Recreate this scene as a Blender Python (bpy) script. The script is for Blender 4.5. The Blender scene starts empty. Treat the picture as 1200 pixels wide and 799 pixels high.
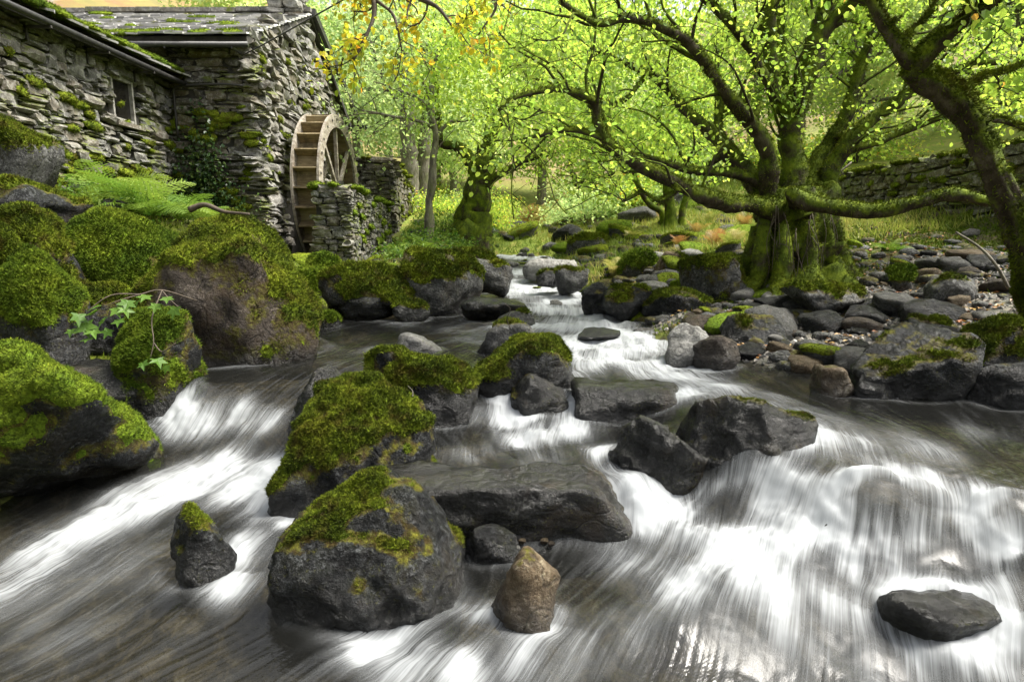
import bpy, bmesh, math, random
import numpy as np
from mathutils import Vector, Matrix

# ------------------------------------------------------------------ camera, sky, sun, exposure
SC = bpy.context.scene
COL = SC.collection
CAMH, PITCH, LENS = 1.8, math.radians(10.0), 22.0
cam_d = bpy.data.cameras.new('camera'); cam_d.lens = LENS; cam_d.sensor_width = 36.0
cam_d.clip_start = 0.05; cam_d.clip_end = 2000
cam = bpy.data.objects.new('camera', cam_d); COL.objects.link(cam)
cam.location = (0, 0, CAMH); cam.rotation_euler = (math.pi/2-PITCH, 0, 0)
SC.camera = cam

SUN_AZ, SUN_EL = math.radians(84), math.radians(58)      # clockwise from +Y
world = bpy.data.worlds.new('World'); SC.world = world; world.use_nodes = True
wn = world.node_tree; wn.nodes.clear()
sky = wn.nodes.new('ShaderNodeTexSky'); sky.sky_type = 'NISHITA'; sky.sun_disc = False
sky.sun_elevation = SUN_EL; sky.sun_rotation = SUN_AZ
sky.air_density = 1.0; sky.dust_density = 6.0; sky.ozone_density = 0.6
hs = wn.nodes.new('ShaderNodeHueSaturation'); hs.inputs['Saturation'].default_value = 0.22
bg = wn.nodes.new('ShaderNodeBackground'); bg.inputs['Strength'].default_value = 0.12
wo = wn.nodes.new('ShaderNodeOutputWorld')
wn.links.new(sky.outputs[0], hs.inputs['Color']); wn.links.new(hs.outputs[0], bg.inputs['Color'])
wn.links.new(bg.outputs[0], wo.inputs['Surface'])
sun_d = bpy.data.lights.new('sun', 'SUN'); sun_d.energy = 3.9; sun_d.angle = math.radians(28)
sun_d.color = (1.0, 0.95, 0.86)
sun = bpy.data.objects.new('sun', sun_d); COL.objects.link(sun)
SUND = Vector((math.sin(SUN_AZ)*math.cos(SUN_EL), math.cos(SUN_AZ)*math.cos(SUN_EL), math.sin(SUN_EL)))
sun.rotation_euler = SUND.to_track_quat('Z', 'Y').to_euler(); sun.location = (6, 6, 20)
SC.view_settings.view_transform = 'Standard'; SC.view_settings.look = 'None'
SC.view_settings.exposure = 1.3; SC.view_settings.gamma = 1.0
SC.render.engine = 'CYCLES'
SC.cycles.max_bounces = 8; SC.cycles.transparent_max_bounces = 12; SC.cycles.diffuse_bounces = 4
SC.cycles.glossy_bounces = 3; SC.cycles.transmission_bounces = 4
SC.cycles.use_denoising = True
SC.cycles.caustics_reflective = False; SC.cycles.caustics_refractive = False
SC.cycles.sample_clamp_indirect = 6.0

# ------------------------------------------------------------------ numeric helpers
FPX = 1200*LENS/36.0
CP, SP = math.cos(PITCH), math.sin(PITCH)
def ray(px, py):
    rx = (px-600)/FPX; ry = (py-399.5)/FPX
    return rx, CP-ry*SP, -SP-ry*CP
def pz(px, py, z):                 # place on the ray at a given height
    x, y, zz = ray(px, py); t = (z-CAMH)/zz
    return np.array((x*t, y*t, z))
def pd(px, py, D):                 # place on the ray at a given distance along +Y
    x, y, zz = ray(px, py); t = D/y
    return np.array((x*t, D, CAMH+zz*t))
def ss(a, b, x):
    t = np.clip((x-a)/(b-a), 0, 1); return t*t*(3-2*t)
def _hash(ix, iy, iz, seed):
    n = (ix.astype(np.int64)*374761393 + iy.astype(np.int64)*668265263 + iz.astype(np.int64)*2147483647 + seed*974634777) & 0xFFFFFFFF
    n = ((n ^ (n >> 13))*1274126177) & 0xFFFFFFFF
    n = (n ^ (n >> 16)) & 0xFFFFFF
    return n/float(0xFFFFFF)
def vnoise(P, seed=0):             # value noise in -1..1
    P = np.asarray(P, float); F = np.floor(P); f = P-F; f = f*f*f*(f*(f*6-15)+10)
    ix, iy, iz = F[:, 0], F[:, 1], F[:, 2]
    r = 0
    for dx in (0, 1):
        wx = f[:, 0] if dx else 1-f[:, 0]
        for dy in (0, 1):
            wy = f[:, 1] if dy else 1-f[:, 1]
            for dz in (0, 1):
                wz = f[:, 2] if dz else 1-f[:, 2]
                r = r + wx*wy*wz*_hash(ix+dx, iy+dy, iz+dz, seed)
    return r*2-1
def fbm(P, seed=0, oct=4, gain=.5, lac=2.03):
    P = np.asarray(P, float); a = 1.0; s = 0; t = 0
    for k in range(oct):
        s = s + a*vnoise(P, seed+k*17); t += a; a *= gain; P = P*lac+3.7
    return s/t
def rbf_fit(P, Z, lam=.01):
    P = np.asarray(P, float); n = len(P)
    K = -np.linalg.norm(P[:, None]-P[None], axis=2)+lam*np.eye(n)
    Q = np.c_[np.ones(n), P]
    A = np.block([[K, Q], [Q.T, np.zeros((3, 3))]])
    w = np.linalg.solve(A, np.r_[np.asarray(Z, float), 0, 0, 0])
    return P, w
def rbf_eval(fit, X, Y):
    P, w = fit; shp = np.shape(X); X = np.ravel(X); Y = np.ravel(Y); out = np.empty(len(X))
    for i in range(0, len(X), 20000):
        x = X[i:i+20000]; y = Y[i:i+20000]
        d = np.sqrt((x[:, None]-P[None, :, 0])**2+(y[:, None]-P[None, :, 1])**2)
        out[i:i+20000] = -d@w[:-3]+w[-3]+w[-2]*x+w[-1]*y
    return out.reshape(shp)

# ------------------------------------------------------------------ object helpers
def mesh_np(name, V, F, attrs=None, smooth=True):
    V = np.ascontiguousarray(V, np.float32); F = np.ascontiguousarray(F, np.int32); k = F.shape[1]
    me = bpy.data.meshes.new(name)
    me.vertices.add(len(V)); me.vertices.foreach_set('co', V.ravel())
    me.loops.add(F.size); me.loops.foreach_set('vertex_index', F.ravel())
    me.polygons.add(len(F)); me.polygons.foreach_set('loop_start', np.arange(0, F.size, k, dtype=np.int32))
    me.polygons.foreach_set('use_smooth', np.full(len(F), bool(smooth)))
    for an, av in (attrs or {}).items():
        a = me.attributes.new(an, 'FLOAT', 'POINT'); a.data.foreach_set('value', np.ascontiguousarray(av, np.float32))
    me.update(calc_edges=True)
    return me
def link(name, me, m=None, parent=None, loc=None):
    o = bpy.data.objects.new(name, me); COL.objects.link(o)
    if m is not None and me is not None:
        if len(me.materials) == 0: me.materials.append(m)
    if parent is not None: o.parent = parent
    if loc is not None: o.location = loc
    return o
def tag(o, label=None, cat=None, group=None, kind=None):
    if label: o['label'] = label
    if cat: o['category'] = cat
    if group: o['group'] = group
    if kind: o['kind'] = kind
    return o
def empty(name, loc, label, cat, group=None):
    o = bpy.data.objects.new(name, None); COL.objects.link(o); o.location = loc; o.empty_display_size = .2
    return tag(o, label, cat, group)
def vnormals(V, F):
    n = np.zeros_like(V)
    a, b, c = V[F[:, 0]], V[F[:, 1]], V[F[:, 2]]
    fn = np.cross(b-a, c-a)
    for k in range(F.shape[1]): np.add.at(n, F[:, k], fn)
    return n/np.maximum(np.linalg.norm(n, axis=1, keepdims=True), 1e-9)
class MB:                          # collects pieces of one part
    def __init__(s): s.V = []; s.F = []; s.n = 0
    def add(s, V, F):
        V = np.asarray(V, float); F = np.asarray(F, int)
        if F.shape[1] == 3: F = np.c_[F, F[:, 2]]
        s.V.append(V); s.F.append(F+s.n); s.n += len(V)
    def box(s, c, h, R=None):
        v = np.array([(x, y, z) for x in (-1, 1) for y in (-1, 1) for z in (-1, 1)], float)*np.asarray(h, float)
        if R is not None: v = v@np.asarray(R).T
        s.add(v+np.asarray(c, float), [(0, 1, 3, 2), (4, 6, 7, 5), (0, 4, 5, 1), (2, 3, 7, 6), (0, 2, 6, 4), (1, 5, 7, 3)])
    def build(s, name, m, parent=None, loc=None, smooth=False, off=(0, 0, 0)):
        V = np.concatenate(s.V)-np.asarray(off, float); F = np.concatenate(s.F)
        bm = bmesh.new(); vs = [bm.verts.new(v) for v in V]
        for f in F:
            idx = list(dict.fromkeys(int(i) for i in f))
            if len(idx) > 2:
                try: bm.faces.new([vs[i] for i in idx])
                except ValueError: pass
        bmesh.ops.recalc_face_normals(bm, faces=bm.faces[:])
        me = bpy.data.meshes.new(name); bm.to_mesh(me); bm.free()
        if smooth:
            me.polygons.foreach_set('use_smooth', np.ones(len(me.polygons), bool))
        return link(name, me, m, parent, loc)
def catmull(P, n=6):
    P = np.asarray(P, float); Q = np.vstack([2*P[0]-P[1], P, 2*P[-1]-P[-2]]); out = []
    for i in range(1, len(Q)-2):
        p0, p1, p2, p3 = Q[i-1], Q[i], Q[i+1], Q[i+2]
        for t in np.linspace(0, 1, n, endpoint=False):
            out.append(.5*((2*p1)+(-p0+p2)*t+(2*p0-5*p1+4*p2-p3)*t*t+(-p0+3*p1-3*p2+p3)*t**3))
    out.append(P[-1]); return np.array(out)
def tube(P, R, segs=8, lump=0., seed=0, freq=6., cap=True):
    P = np.asarray(P, float); R = np.asarray(R, float); n = len(P)
    T = np.gradient(P, axis=0); T /= np.maximum(np.linalg.norm(T, axis=1, keepdims=True), 1e-9)
    up = np.array((0, 0, 1.)) if abs(T[0, 2]) < .9 else np.array((1., 0, 0))
    U = np.empty_like(P); u = np.cross(T[0], up); u /= np.linalg.norm(u)
    for i in range(n):
        u = u-T[i]*(u@T[i]); u /= max(np.linalg.norm(u), 1e-9); U[i] = u
    W = np.cross(T, U); a = np.arange(segs)*2*math.pi/segs
    V = P[:, None]+R[:, None, None]*(np.cos(a)[None, :, None]*U[:, None]+np.sin(a)[None, :, None]*W[:, None])
    V = V.reshape(-1, 3)
    if lump:
        C = np.repeat(P, segs, 0); r = np.repeat(R, segs)
        V = C+(V-C)*(1+lump*fbm(V*freq, seed, 3))[:, None]
    i = np.arange(n-1)[:, None]*segs; j = np.arange(segs)[None]; k = (j+1) % segs
    F = np.stack([i+j, i+k, i+k+segs, i+j+segs], -1).reshape(-1, 4)
    if cap:
        c0 = len(V); V = np.vstack([V, P[0], P[-1]])
        jj = np.arange(segs); kk = (jj+1) % segs
        F = np.vstack([F, np.c_[kk, jj, np.full(segs, c0), np.full(segs, c0)],
                       np.c_[jj+(n-1)*segs, kk+(n-1)*segs, np.full(segs, c0+1), np.full(segs, c0+1)]])
    return V, F
def join(parts):
    n = 0; Vs = []; Fs = []
    for V, F in parts:
        F = np.asarray(F)
        if F.shape[1] == 3: F = np.c_[F, F[:, 2]]
        Vs.append(V); Fs.append(F+n); n += len(V)
    return np.concatenate(Vs), np.concatenate(Fs)
def mesh_mixed(name, V, F, attrs=None, smooth=True):     # quads, some of them degenerate to triangles
    tri = F[:, 2] == F[:, 3]
    if not tri.any(): return mesh_np(name, V, F, attrs, smooth)
    T = np.vstack([F[:, [0, 1, 2]], F[~tri][:, [0, 2, 3]]])
    return mesh_np(name, V, T, attrs, smooth)
def blades(P, N, L, W, rng, spread=.7, up=.2, tint=None, bend=True):
    """short leaf-like blades standing on a surface: one triangle each"""
    n = len(P); L = np.broadcast_to(L, n)*rng.uniform(.6, 1.35, n); W = np.broadcast_to(W, n)
    d = N+spread*rng.normal(size=(n, 3)); d[:, 2] += up; d /= np.linalg.norm(d, axis=1, keepdims=True)
    s = np.cross(d, rng.normal(size=(n, 3))); s /= np.maximum(np.linalg.norm(s, axis=1, keepdims=True), 1e-9)
    V = np.stack([P-s*W[:, None]*.5, P+s*W[:, None]*.5, P+d*L[:, None]], 1).reshape(-1, 3)
    F = np.arange(3*n).reshape(-1, 3)
    t = rng.uniform(0, 1, n) if tint is None else np.clip(tint+rng.normal(0, .15, n), 0, 1)
    return V, F, np.repeat(t, 3)
def leaf_quads(P, D, size, rng, aspect=.8, flat=.6, six=False):
    """one folded leaf (two triangles) at each point"""
    n = len(P); size = np.broadcast_to(size, n)*rng.uniform(.7, 1.3, n)
    d = D/np.maximum(np.linalg.norm(D, axis=1, keepdims=True), 1e-9)
    nrm = rng.normal(size=(n, 3)); nrm[:, 2] += flat*2.5
    s = np.cross(d, nrm); s /= np.maximum(np.linalg.norm(s, axis=1, keepdims=True), 1e-9)
    u = np.cross(s, d); u *= np.sign(u[:, 2:3]+1e-6)
    S = size[:, None]
    if six:
        A = S*aspect
        V = np.stack([P, P+d*S*.30-s*A*.44+u*S*.09, P+d*S*.72-s*A*.38+u*S*.07, P+d*S-u*S*.08, P+d*S*.72+s*A*.38+u*S*.07, P+d*S*.30+s*A*.44+u*S*.09], 1).reshape(-1, 3)
        b = np.arange(n)[:, None]*6
        return V, np.vstack([b+np.array(q) for q in ((0, 1, 2), (0, 2, 3), (0, 3, 4), (0, 4, 5))])
    V = np.stack([P, P+d*S*.48-s*S*aspect*.5+u*S*.10, P+d*S-u*S*.08, P+d*S*.48+s*S*aspect*.5+u*S*.10], 1).reshape(-1, 3)
    b = np.arange(n)[:, None]*4
    F = np.vstack([b+np.array((0, 1, 2)), b+np.array((0, 2, 3))])
    return V, F

# ------------------------------------------------------------------ material helpers
class G:
    def __init__(s, name):
        s.m = bpy.data.materials.new(name); s.m.use_nodes = True; s.nt = s.m.node_tree; s.nt.nodes.clear()
        s.out = s.nt.nodes.new('ShaderNodeOutputMaterial')
    def nd(s, t, ins=None, **pr):
        n = s.nt.nodes.new('ShaderNode'+t)
        for k, v in pr.items(): setattr(n, k, v)
        for k, v in (ins or {}).items(): s.set(n.inputs[k], v)
        return n
    def set(s, sock, v):
        if isinstance(v, bpy.types.NodeSocket): s.nt.links.new(v, sock)
        elif isinstance(v, (tuple, list)) and len(v) == 3 and sock.type == 'RGBA': sock.default_value = (*v, 1)
        else: sock.default_value = v
    def pos(s): return s.nd('NewGeometry').outputs['Position']
    def objco(s): return s.nd('TexCoord').outputs['Object']
    def rnd(s): return s.nd('ObjectInfo').outputs['Random']
    def nz(s): return s.nd('SeparateXYZ', {0: s.nd('NewGeometry').outputs['Normal']}).outputs[2]
    def attr(s, n): return s.nd('Attribute', attribute_name=n).outputs['Fac']
    def noise(s, scale, vec=None, detail=5, rough=.6, dist=0.):
        i = {'Scale': scale, 'Detail': detail, 'Roughness': rough, 'Distortion': dist}
        if vec is not None: i['Vector'] = vec
        return s.nd('TexNoise', i).outputs[0]
    def voro(s, scale, vec=None, feature='F1', out='Distance'):
        i = {'Scale': scale}
        if vec is not None: i['Vector'] = vec
        return s.nd('TexVoronoi', i, feature=feature).outputs[out]
    def ramp(s, fac, stops, interp='LINEAR'):
        n = s.nd('ValToRGB', {0: fac}); cr = n.color_ramp; cr.interpolation = interp
        while len(cr.elements) < len(stops): cr.elements.new(.5)
        for e, (p, c) in zip(cr.elements, stops):
            e.position = p; e.color = (*c, 1) if not isinstance(c, (int, float)) else (c, c, c, 1)
        return n.outputs[0]
    def mix(s, f, a, b, mode='MIX'):
        n = s.nd('MixRGB', {0: f, 1: a, 2: b}, blend_type=mode); return n.outputs[0]
    def math(s, op, a, b=0., c=None):
        i = {0: a, 1: b}
        if c is not None: i[2] = c
        return s.nd('Math', i, operation=op).outputs[0]
    def bump(s, h, st=.5, dist=.02, nrm=None):
        i = {'Height': h, 'Strength': st, 'Distance': dist}
        if nrm is not None: i['Normal'] = nrm
        return s.nd('Bump', i).outputs[0]
    def vscale(s, vec, sc):
        return s.nd('Mapping', {'Vector': vec, 'Scale': sc}).outputs[0]
    def prin(s, **k):
        n = s.nd('BsdfPrincipled')
        for a, v in k.items():
            s.set(n.inputs[{'col': 'Base Color', 'rough': 'Roughness', 'nrm': 'Normal', 'spec': 'Specular IOR Level', 'metal': 'Metallic', 'coat': 'Coat Weight', 'sheen': 'Sheen Weight'}[a]], v)
        return n.outputs[0]
    def done(s, sh): s.nt.links.new(sh, s.out.inputs['Surface']); return s.m

def rock_mat(name, dark, mid, light, speck=.35, rough=.75, brown=0.25, bk=1., wr=.22):
    g = G(name); co = g.objco()
    n1 = g.noise(2.2, co, 6, .65); n2 = g.noise(11, co, 6, .7); n3 = g.noise(60, co, 4, .8); n4 = g.noise(34, co, 6, .8, .4)
    base = g.ramp(n1, [(.3, dark), (.5, mid), (.72, light)])
    patch = g.ramp(g.noise(5.2, co, 5, .7, .5), [(.44, 0), (.64, 1)])
    hi = tuple(min(c*2.2+.028, .5) for c in light)
    base = g.mix(g.math('MULTIPLY', g.ramp(n2, [(.5, 0), (.62, 1)]), .4), base, tuple(c*1.3 for c in light))
    # crystals and crusts of pale lichen: fine, crowded in patches
    base = g.mix(g.math('MULTIPLY', g.ramp(n4, [(.52, 0), (.60, 1)]), g.math('ADD', .10, g.math('MULTIPLY', patch, speck*1.5))), base, hi)
    base = g.mix(g.math('MULTIPLY', g.ramp(n3, [(.56, 0), (.64, 1)]), g.math('ADD', .12, g.math('MULTIPLY', patch, speck))), base, tuple(min(c*1.4, .55) for c in hi))
    base = g.mix(g.math('MULTIPLY', g.ramp(n4, [(.36, 1), (.46, 0)]), .8), base, tuple(c*.35 for c in dark))
    base = g.mix(g.math('MULTIPLY', g.ramp(g.noise(3.1, co, 4, .6, .6), [(.52, 0), (.68, 1)]), brown), base, (.10, .062, .028))
    lich = g.math('MULTIPLY', g.ramp(g.noise(46, co, 4, .75), [(.57, 0), (.64, 1)]), g.ramp(g.noise(3.7, co, 4, .65), [(.48, 0), (.62, 1)]))
    base = g.mix(g.math('MULTIPLY', lich, .6), base, (.13, .13, .022))
    vein = g.voro(1.7, g.nd('VectorMath', {0: co, 1: g.nd('TexNoise', {'Vector': co, 'Scale': 3.}).outputs['Color']}, operation='ADD').outputs[0], 'DISTANCE_TO_EDGE')
    base = g.mix(g.math('MULTIPLY', g.ramp(vein, [(.0, 1), (.03, 0)]), .5), base, (.01, .01, .01))
    # green algae film on the upper sides and in noise patches
    alg = g.math('MULTIPLY', g.ramp(g.noise(5., co, 5, .7), [(.45, 0), (.65, 1)]), g.ramp(g.nz(), [(.2, 0), (.9, 1)]))
    base = g.mix(g.math('MULTIPLY', alg, .25), base, (.045, .052, .014))
    mo = g.math('ADD', g.attr('mossm'), g.math('MULTIPLY', g.math('SUBTRACT', g.noise(16, co, 5, .75), .5), 1.5))
    mcol = g.ramp(g.noise(19, co, 5, .75), [(.33, (.018, .016, .005)), (.45, (.055, .038, .010)), (.54, (.085, .082, .012)), (.68, (.19, .18, .02))])
    base = g.mix(g.math('MULTIPLY', g.ramp(mo, [(.38, 0), (.62, 1)]), .88), base, mcol)
    wet = g.attr('wet')
    base = g.mix(g.math('MULTIPLY', wet, .72), base, (.010, .010, .009))
    rg = g.math('SUBTRACT', rough, g.math('MULTIPLY', wet, rough-wr))
    h = g.math('ADD', g.math('ADD', g.math('MULTIPLY', n1, .8), g.math('MULTIPLY', g.ramp(vein, [(0, 0), (.05, 1)]), .12)), g.math('ADD', g.math('MULTIPLY', n2, .55), g.math('ADD', g.math('MULTIPLY', n3, .16), g.math('MULTIPLY', n4, .26))))
    return g.done(g.prin(col=base, rough=rg, nrm=g.bump(h, bk, .09), spec=g.math('ADD', .14, g.math('MULTIPLY', wet, .32))))
M = {}
M['dark'] = rock_mat('dark_slate_rock', (.003, .0032, .0033), (.009, .0095, .010), (.032, .034, .035), .7, .36, .10, .9, .16)
M['grey'] = rock_mat('grey_slate_rock', (.025, .025, .024), (.065, .065, .062), (.14, .14, .135), .45, .6)
M['pale'] = rock_mat('pale_dry_rock', (.15, .145, .135), (.27, .265, .245), (.40, .39, .36), .3, .8)
M['brown'] = rock_mat('brown_rock', (.05, .035, .02), (.12, .085, .05), (.24, .19, .13), .3, .7, .5)
M['pink'] = rock_mat('pinkish_rock', (.016, .012, .009), (.042, .033, .026), (.095, .078, .064), .4, .55, .4)
M['wet'] = rock_mat('wet_black_rock', (.003, .003, .003), (.007, .007, .006), (.024, .024, .021), .35, .16, .3, .6, .10)

g = G('moss'); co = g.objco(); t = g.attr('tint'); p_ = g.pos()
mz = g.math('ADD', g.math('MULTIPLY', g.noise(3.2, p_, 4, .6), .7), g.math('MULTIPLY', t, .45))
c = g.ramp(mz, [(.28, (.03, .045, .005)), (.42, (.105, .155, .012)), (.56, (.235, .315, .018)), (.80, (.40, .45, .035))])
c = g.mix(g.math('MULTIPLY', g.ramp(g.noise(7, p_, 4, .7), [(.50, 0), (.66, 1)]), .7), c, (.12, .07, .016))
c = g.mix(g.math('MULTIPLY', g.ramp(g.noise(38, p_, 3, .7), [(.40, 1), (.58, 0)]), .65), c, (.012, .014, .003))
M['moss'] = g.done(g.prin(col=c, rough=.95, spec=.15, nrm=g.bump(g.noise(55, p_, 5, .75), 1., .05)))
g = G('bright_moss'); t = g.attr('tint'); p_ = g.pos()
mz = g.math('ADD', g.math('MULTIPLY', g.noise(2.2, p_, 4, .6), .7), g.math('MULTIPLY', t, .45))
c = g.ramp(mz, [(.25, (.035, .07, .008)), (.43, (.125, .215, .015)), (.62, (.245, .345, .022)), (.88, (.40, .46, .04))])
c = g.mix(g.math('MULTIPLY', g.ramp(g.noise(34, p_, 3, .7), [(.40, 1), (.58, 0)]), .6), c, (.02, .028, .004))
M['moss2'] = g.done(g.prin(col=c, rough=.95, spec=.15, nrm=g.bump(g.noise(55, p_, 5, .75), 1., .05)))

def leaf_mat(name, stops, trans, tmul=1.6, rough=.5):
    g = G(name); t = g.attr('tint')
    c = g.ramp(t, stops)
    ct = g.mix(1.0, c, (tmul, tmul*.95, tmul*.9), 'MULTIPLY')
    d = g.prin(col=c, rough=rough, spec=.35)
    tr = g.nd('BsdfTranslucent', {'Color': ct}).outputs[0]
    return g.done(g.nd('MixShader', {0: trans, 1: d, 2: tr}).outputs[0])
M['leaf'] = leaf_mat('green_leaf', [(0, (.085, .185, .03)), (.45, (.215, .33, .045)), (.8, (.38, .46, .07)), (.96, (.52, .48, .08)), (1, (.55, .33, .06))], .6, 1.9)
M['leaf_bg'] = leaf_mat('hazed_far_leaf', [(0, (.22, .34, .13)), (.5, (.38, .49, .19)), (.85, (.54, .60, .25)), (1, (.60, .58, .24))], .55, 1.7)  # paler, brighter leaves for distance: airy haze put into the colour
M['leaf_gold'] = leaf_mat('gold_leaf', [(0, (.22, .32, .03)), (.45, (.44, .42, .03)), (.75, (.56, .40, .03)), (1, (.56, .24, .03))], .6, 1.8)
M['fern'] = leaf_mat('fern_green', [(0, (.045, .11, .015)), (.5, (.10, .19, .022)), (1, (.19, .27, .035))], .4, 1.4)
M['ivy'] = leaf_mat('ivy_green', [(0, (.018, .045, .012)), (.6, (.04, .085, .02)), (1, (.10, .14, .03))], .2, 1.2, .35)
M['bracken'] = leaf_mat('bracken_rust', [(0, (.20, .20, .04)), (.5, (.27, .20, .05)), (1, (.30, .15, .05))], .4, 1.4)
M['straw'] = leaf_mat('pale_grass', [(0, (.08, .15, .02)), (.5, (.20, .26, .04)), (1, (.42, .36, .12))], .35, 1.4)
M['litter'] = leaf_mat('fallen_leaf', [(0, (.30, .10, .03)), (.5, (.36, .20, .06)), (1, (.42, .30, .10))], .15, 1.2)

g = G('mossy_bark'); p_ = g.pos()
st = g.noise(9, g.vscale(p_, (1, 1, .3)), 6, .7)
bark = g.ramp(st, [(.3, (.018, .014, .009)), (.5, (.055, .042, .028)), (.7, (.13, .11, .08))])
mm = g.math('ADD', g.math('MULTIPLY', g.noise(3.0, p_, 5, .65), 1.1), g.math('MULTIPLY', g.nz(), .28))
mcol = g.ramp(g.noise(6, p_, 4, .6), [(.3, (.03, .045, .005)), (.52, (.10, .14, .011)), (.74, (.22, .27, .018))])
c = g.mix(g.ramp(mm, [(.41, 0), (.58, 1)]), bark, mcol)
M['bark'] = g.done(g.prin(col=c, rough=.9, spec=.2, nrm=g.bump(g.math('ADD', st, g.math('MULTIPLY', g.noise(60, p_, 3, .7), .4)), 1., .04)))
g = G('pale_bark'); p_ = g.pos()
st = g.noise(14, g.vscale(p_, (1, 1, .35)), 6, .7)
c = g.ramp(st, [(.3, (.05, .04, .03)), (.5, (.16, .14, .11)), (.72, (.30, .28, .23))])
c = g.mix(g.math('MULTIPLY', g.ramp(g.noise(3, p_, 4), [(.5, 0), (.65, 1)]), .6), c, (.10, .12, .03))
M['palebark'] = g.done(g.prin(col=c, rough=.9, nrm=g.bump(st, .8, .03)))
g = G('twig'); c = g.ramp(g.noise(20, g.pos(), 3), [(.3, (.03, .022, .015)), (.7, (.10, .075, .05))])
M['twig'] = g.done(g.prin(col=c, rough=.8))

def stone_mat(name, cols, mossy):
    g = G(name); p_ = g.pos(); r = g.rnd()
    n2 = g.noise(9, p_, 6, .7); n3 = g.noise(42, p_, 3, .65)
    c = g.ramp(r, [(i/(len(cols)-1), k) for i, k in enumerate(cols)])
    c = g.mix(g.ramp(n2, [(.3, .75), (.55, 0)]), c, (.045, .043, .04))
    c = g.mix(g.math('MULTIPLY', g.ramp(n2, [(.50, 0), (.62, 1)]), .6), c, (.34, .335, .31))
    c = g.mix(g.math('MULTIPLY', g.ramp(n3, [(.58, 0), (.7, 1)]), .5), c, (.5, .5, .46))
    c = g.mix(g.math('MULTIPLY', g.ramp(g.noise(2.0, p_, 4, .6), [(.5, 0), (.68, 1)]), .4), c, (.12, .095, .04))
    mm = g.math('ADD', g.noise(1.6, p_, 5, .65), g.math('MULTIPLY', g.nz(), .16))
    c = g.mix(g.ramp(mm, [(mossy, 0), (mossy+.1, .9)]), c, (.10, .125, .014))
    h = g.math('ADD', n2, g.math('MULTIPLY', n3, .35))
    return g.done(g.prin(col=c, rough=.88, spec=.3, nrm=g.bump(h, .9, .03)))
SCOLS = [(.07, .07, .065), (.15, .147, .135), (.095, .092, .085), (.20, .19, .165), (.12, .10, .07), (.17, .17, .16)]
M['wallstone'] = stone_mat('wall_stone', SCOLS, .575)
M['wallstone_dark'] = stone_mat('dark_wall_stone', [(.045, .043, .04), (.10, .09, .075), (.07, .06, .045), (.14, .12, .085), (.11, .085, .05)], .56)  # dark palette; on the mill front it carries that wall's shade
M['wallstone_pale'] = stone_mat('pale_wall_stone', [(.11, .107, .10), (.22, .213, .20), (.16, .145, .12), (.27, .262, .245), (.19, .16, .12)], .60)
g = G('earth_mortar'); M['mortar'] = g.done(g.prin(col=g.ramp(g.noise(12, g.pos(), 5), [(.3, (.012, .011, .009)), (.7, (.05, .045, .035))]), rough=.95))
g = G('roof_slate'); p_ = g.pos(); n = g.noise(3.0, p_, 5, .65); n2 = g.noise(18, p_, 4, .7)
c = g.ramp(g.math('ADD', g.math('MULTIPLY', g.attr('tint'), .6), g.math('MULTIPLY', n2, .5)), [(.2, (.17, .17, .173)), (.5, (.33, .326, .32)), (.85, (.54, .53, .51))])
c = g.mix(g.ramp(n, [(.56, 0), (.68, .9)]), c, (.17, .18, .02))
M['slate'] = g.done(g.prin(col=c, rough=.8, nrm=g.bump(n2, .6, .02)))
g = G('black_gutter'); M['gutter'] = g.done(g.prin(col=g.ramp(g.noise(20, g.pos(), 4), [(.4, (.010, .010, .010)), (.7, (.035, .033, .03))]), rough=.5))
g = G('weathered_wood'); co = g.objco()
n = g.noise(6, g.vscale(g.pos(), (3, .6, 3)), 6, .7)
c = g.ramp(n, [(.3, (.12, .10, .075)), (.5, (.28, .245, .195)), (.7, (.44, .41, .36))])
c = g.mix(g.math('MULTIPLY', g.ramp(g.noise(5, g.pos(), 5, .7), [(.5, 0), (.64, 1)]), .6), c, (.12, .08, .05))
M['woodpale'] = g.done(g.prin(col=c, rough=.8, nrm=g.bump(n, .5, .01)))
g = G('wheel_board'); n = g.noise(9, g.vscale(g.pos(), (.4, 3, 3)), 6, .7)
c = g.ramp(g.math('ADD', g.math('MULTIPLY', n, .8), g.math('MULTIPLY', g.rnd(), .22)), [(.3, (.085, .06, .028)), (.5, (.23, .175, .09)), (.72, (.42, .35, .21))])
c = g.mix(g.math('MULTIPLY', g.ramp(g.noise(4, g.pos(), 5, .7), [(.52, 0), (.66, 1)]), .7), c, (.035, .03, .018))
M['woodtan'] = g.done(g.prin(col=c, rough=.8, nrm=g.bump(n, .5, .01)))
g = G('old_paint_frame'); n = g.noise(14, g.pos(), 5)
M['frame'] = g.done(g.prin(col=g.ramp(n, [(.35, (.16, .15, .13)), (.6, (.33, .32, .29))]), rough=.8))
g = G('window_glass'); M['glass'] = g.done(g.prin(col=(.015, .014, .012), rough=.12, nrm=g.bump(g.noise(6, g.pos(), 2), .15, .02)))
g = G('iron'); M['iron'] = g.done(g.prin(col=(.03, .027, .025), rough=.6))

# ------------------------------------------------------------------ where the boulders lie (built further down; the water parts round them)
BL = []
def B(*a, **k): BL.append((a, k))
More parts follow.
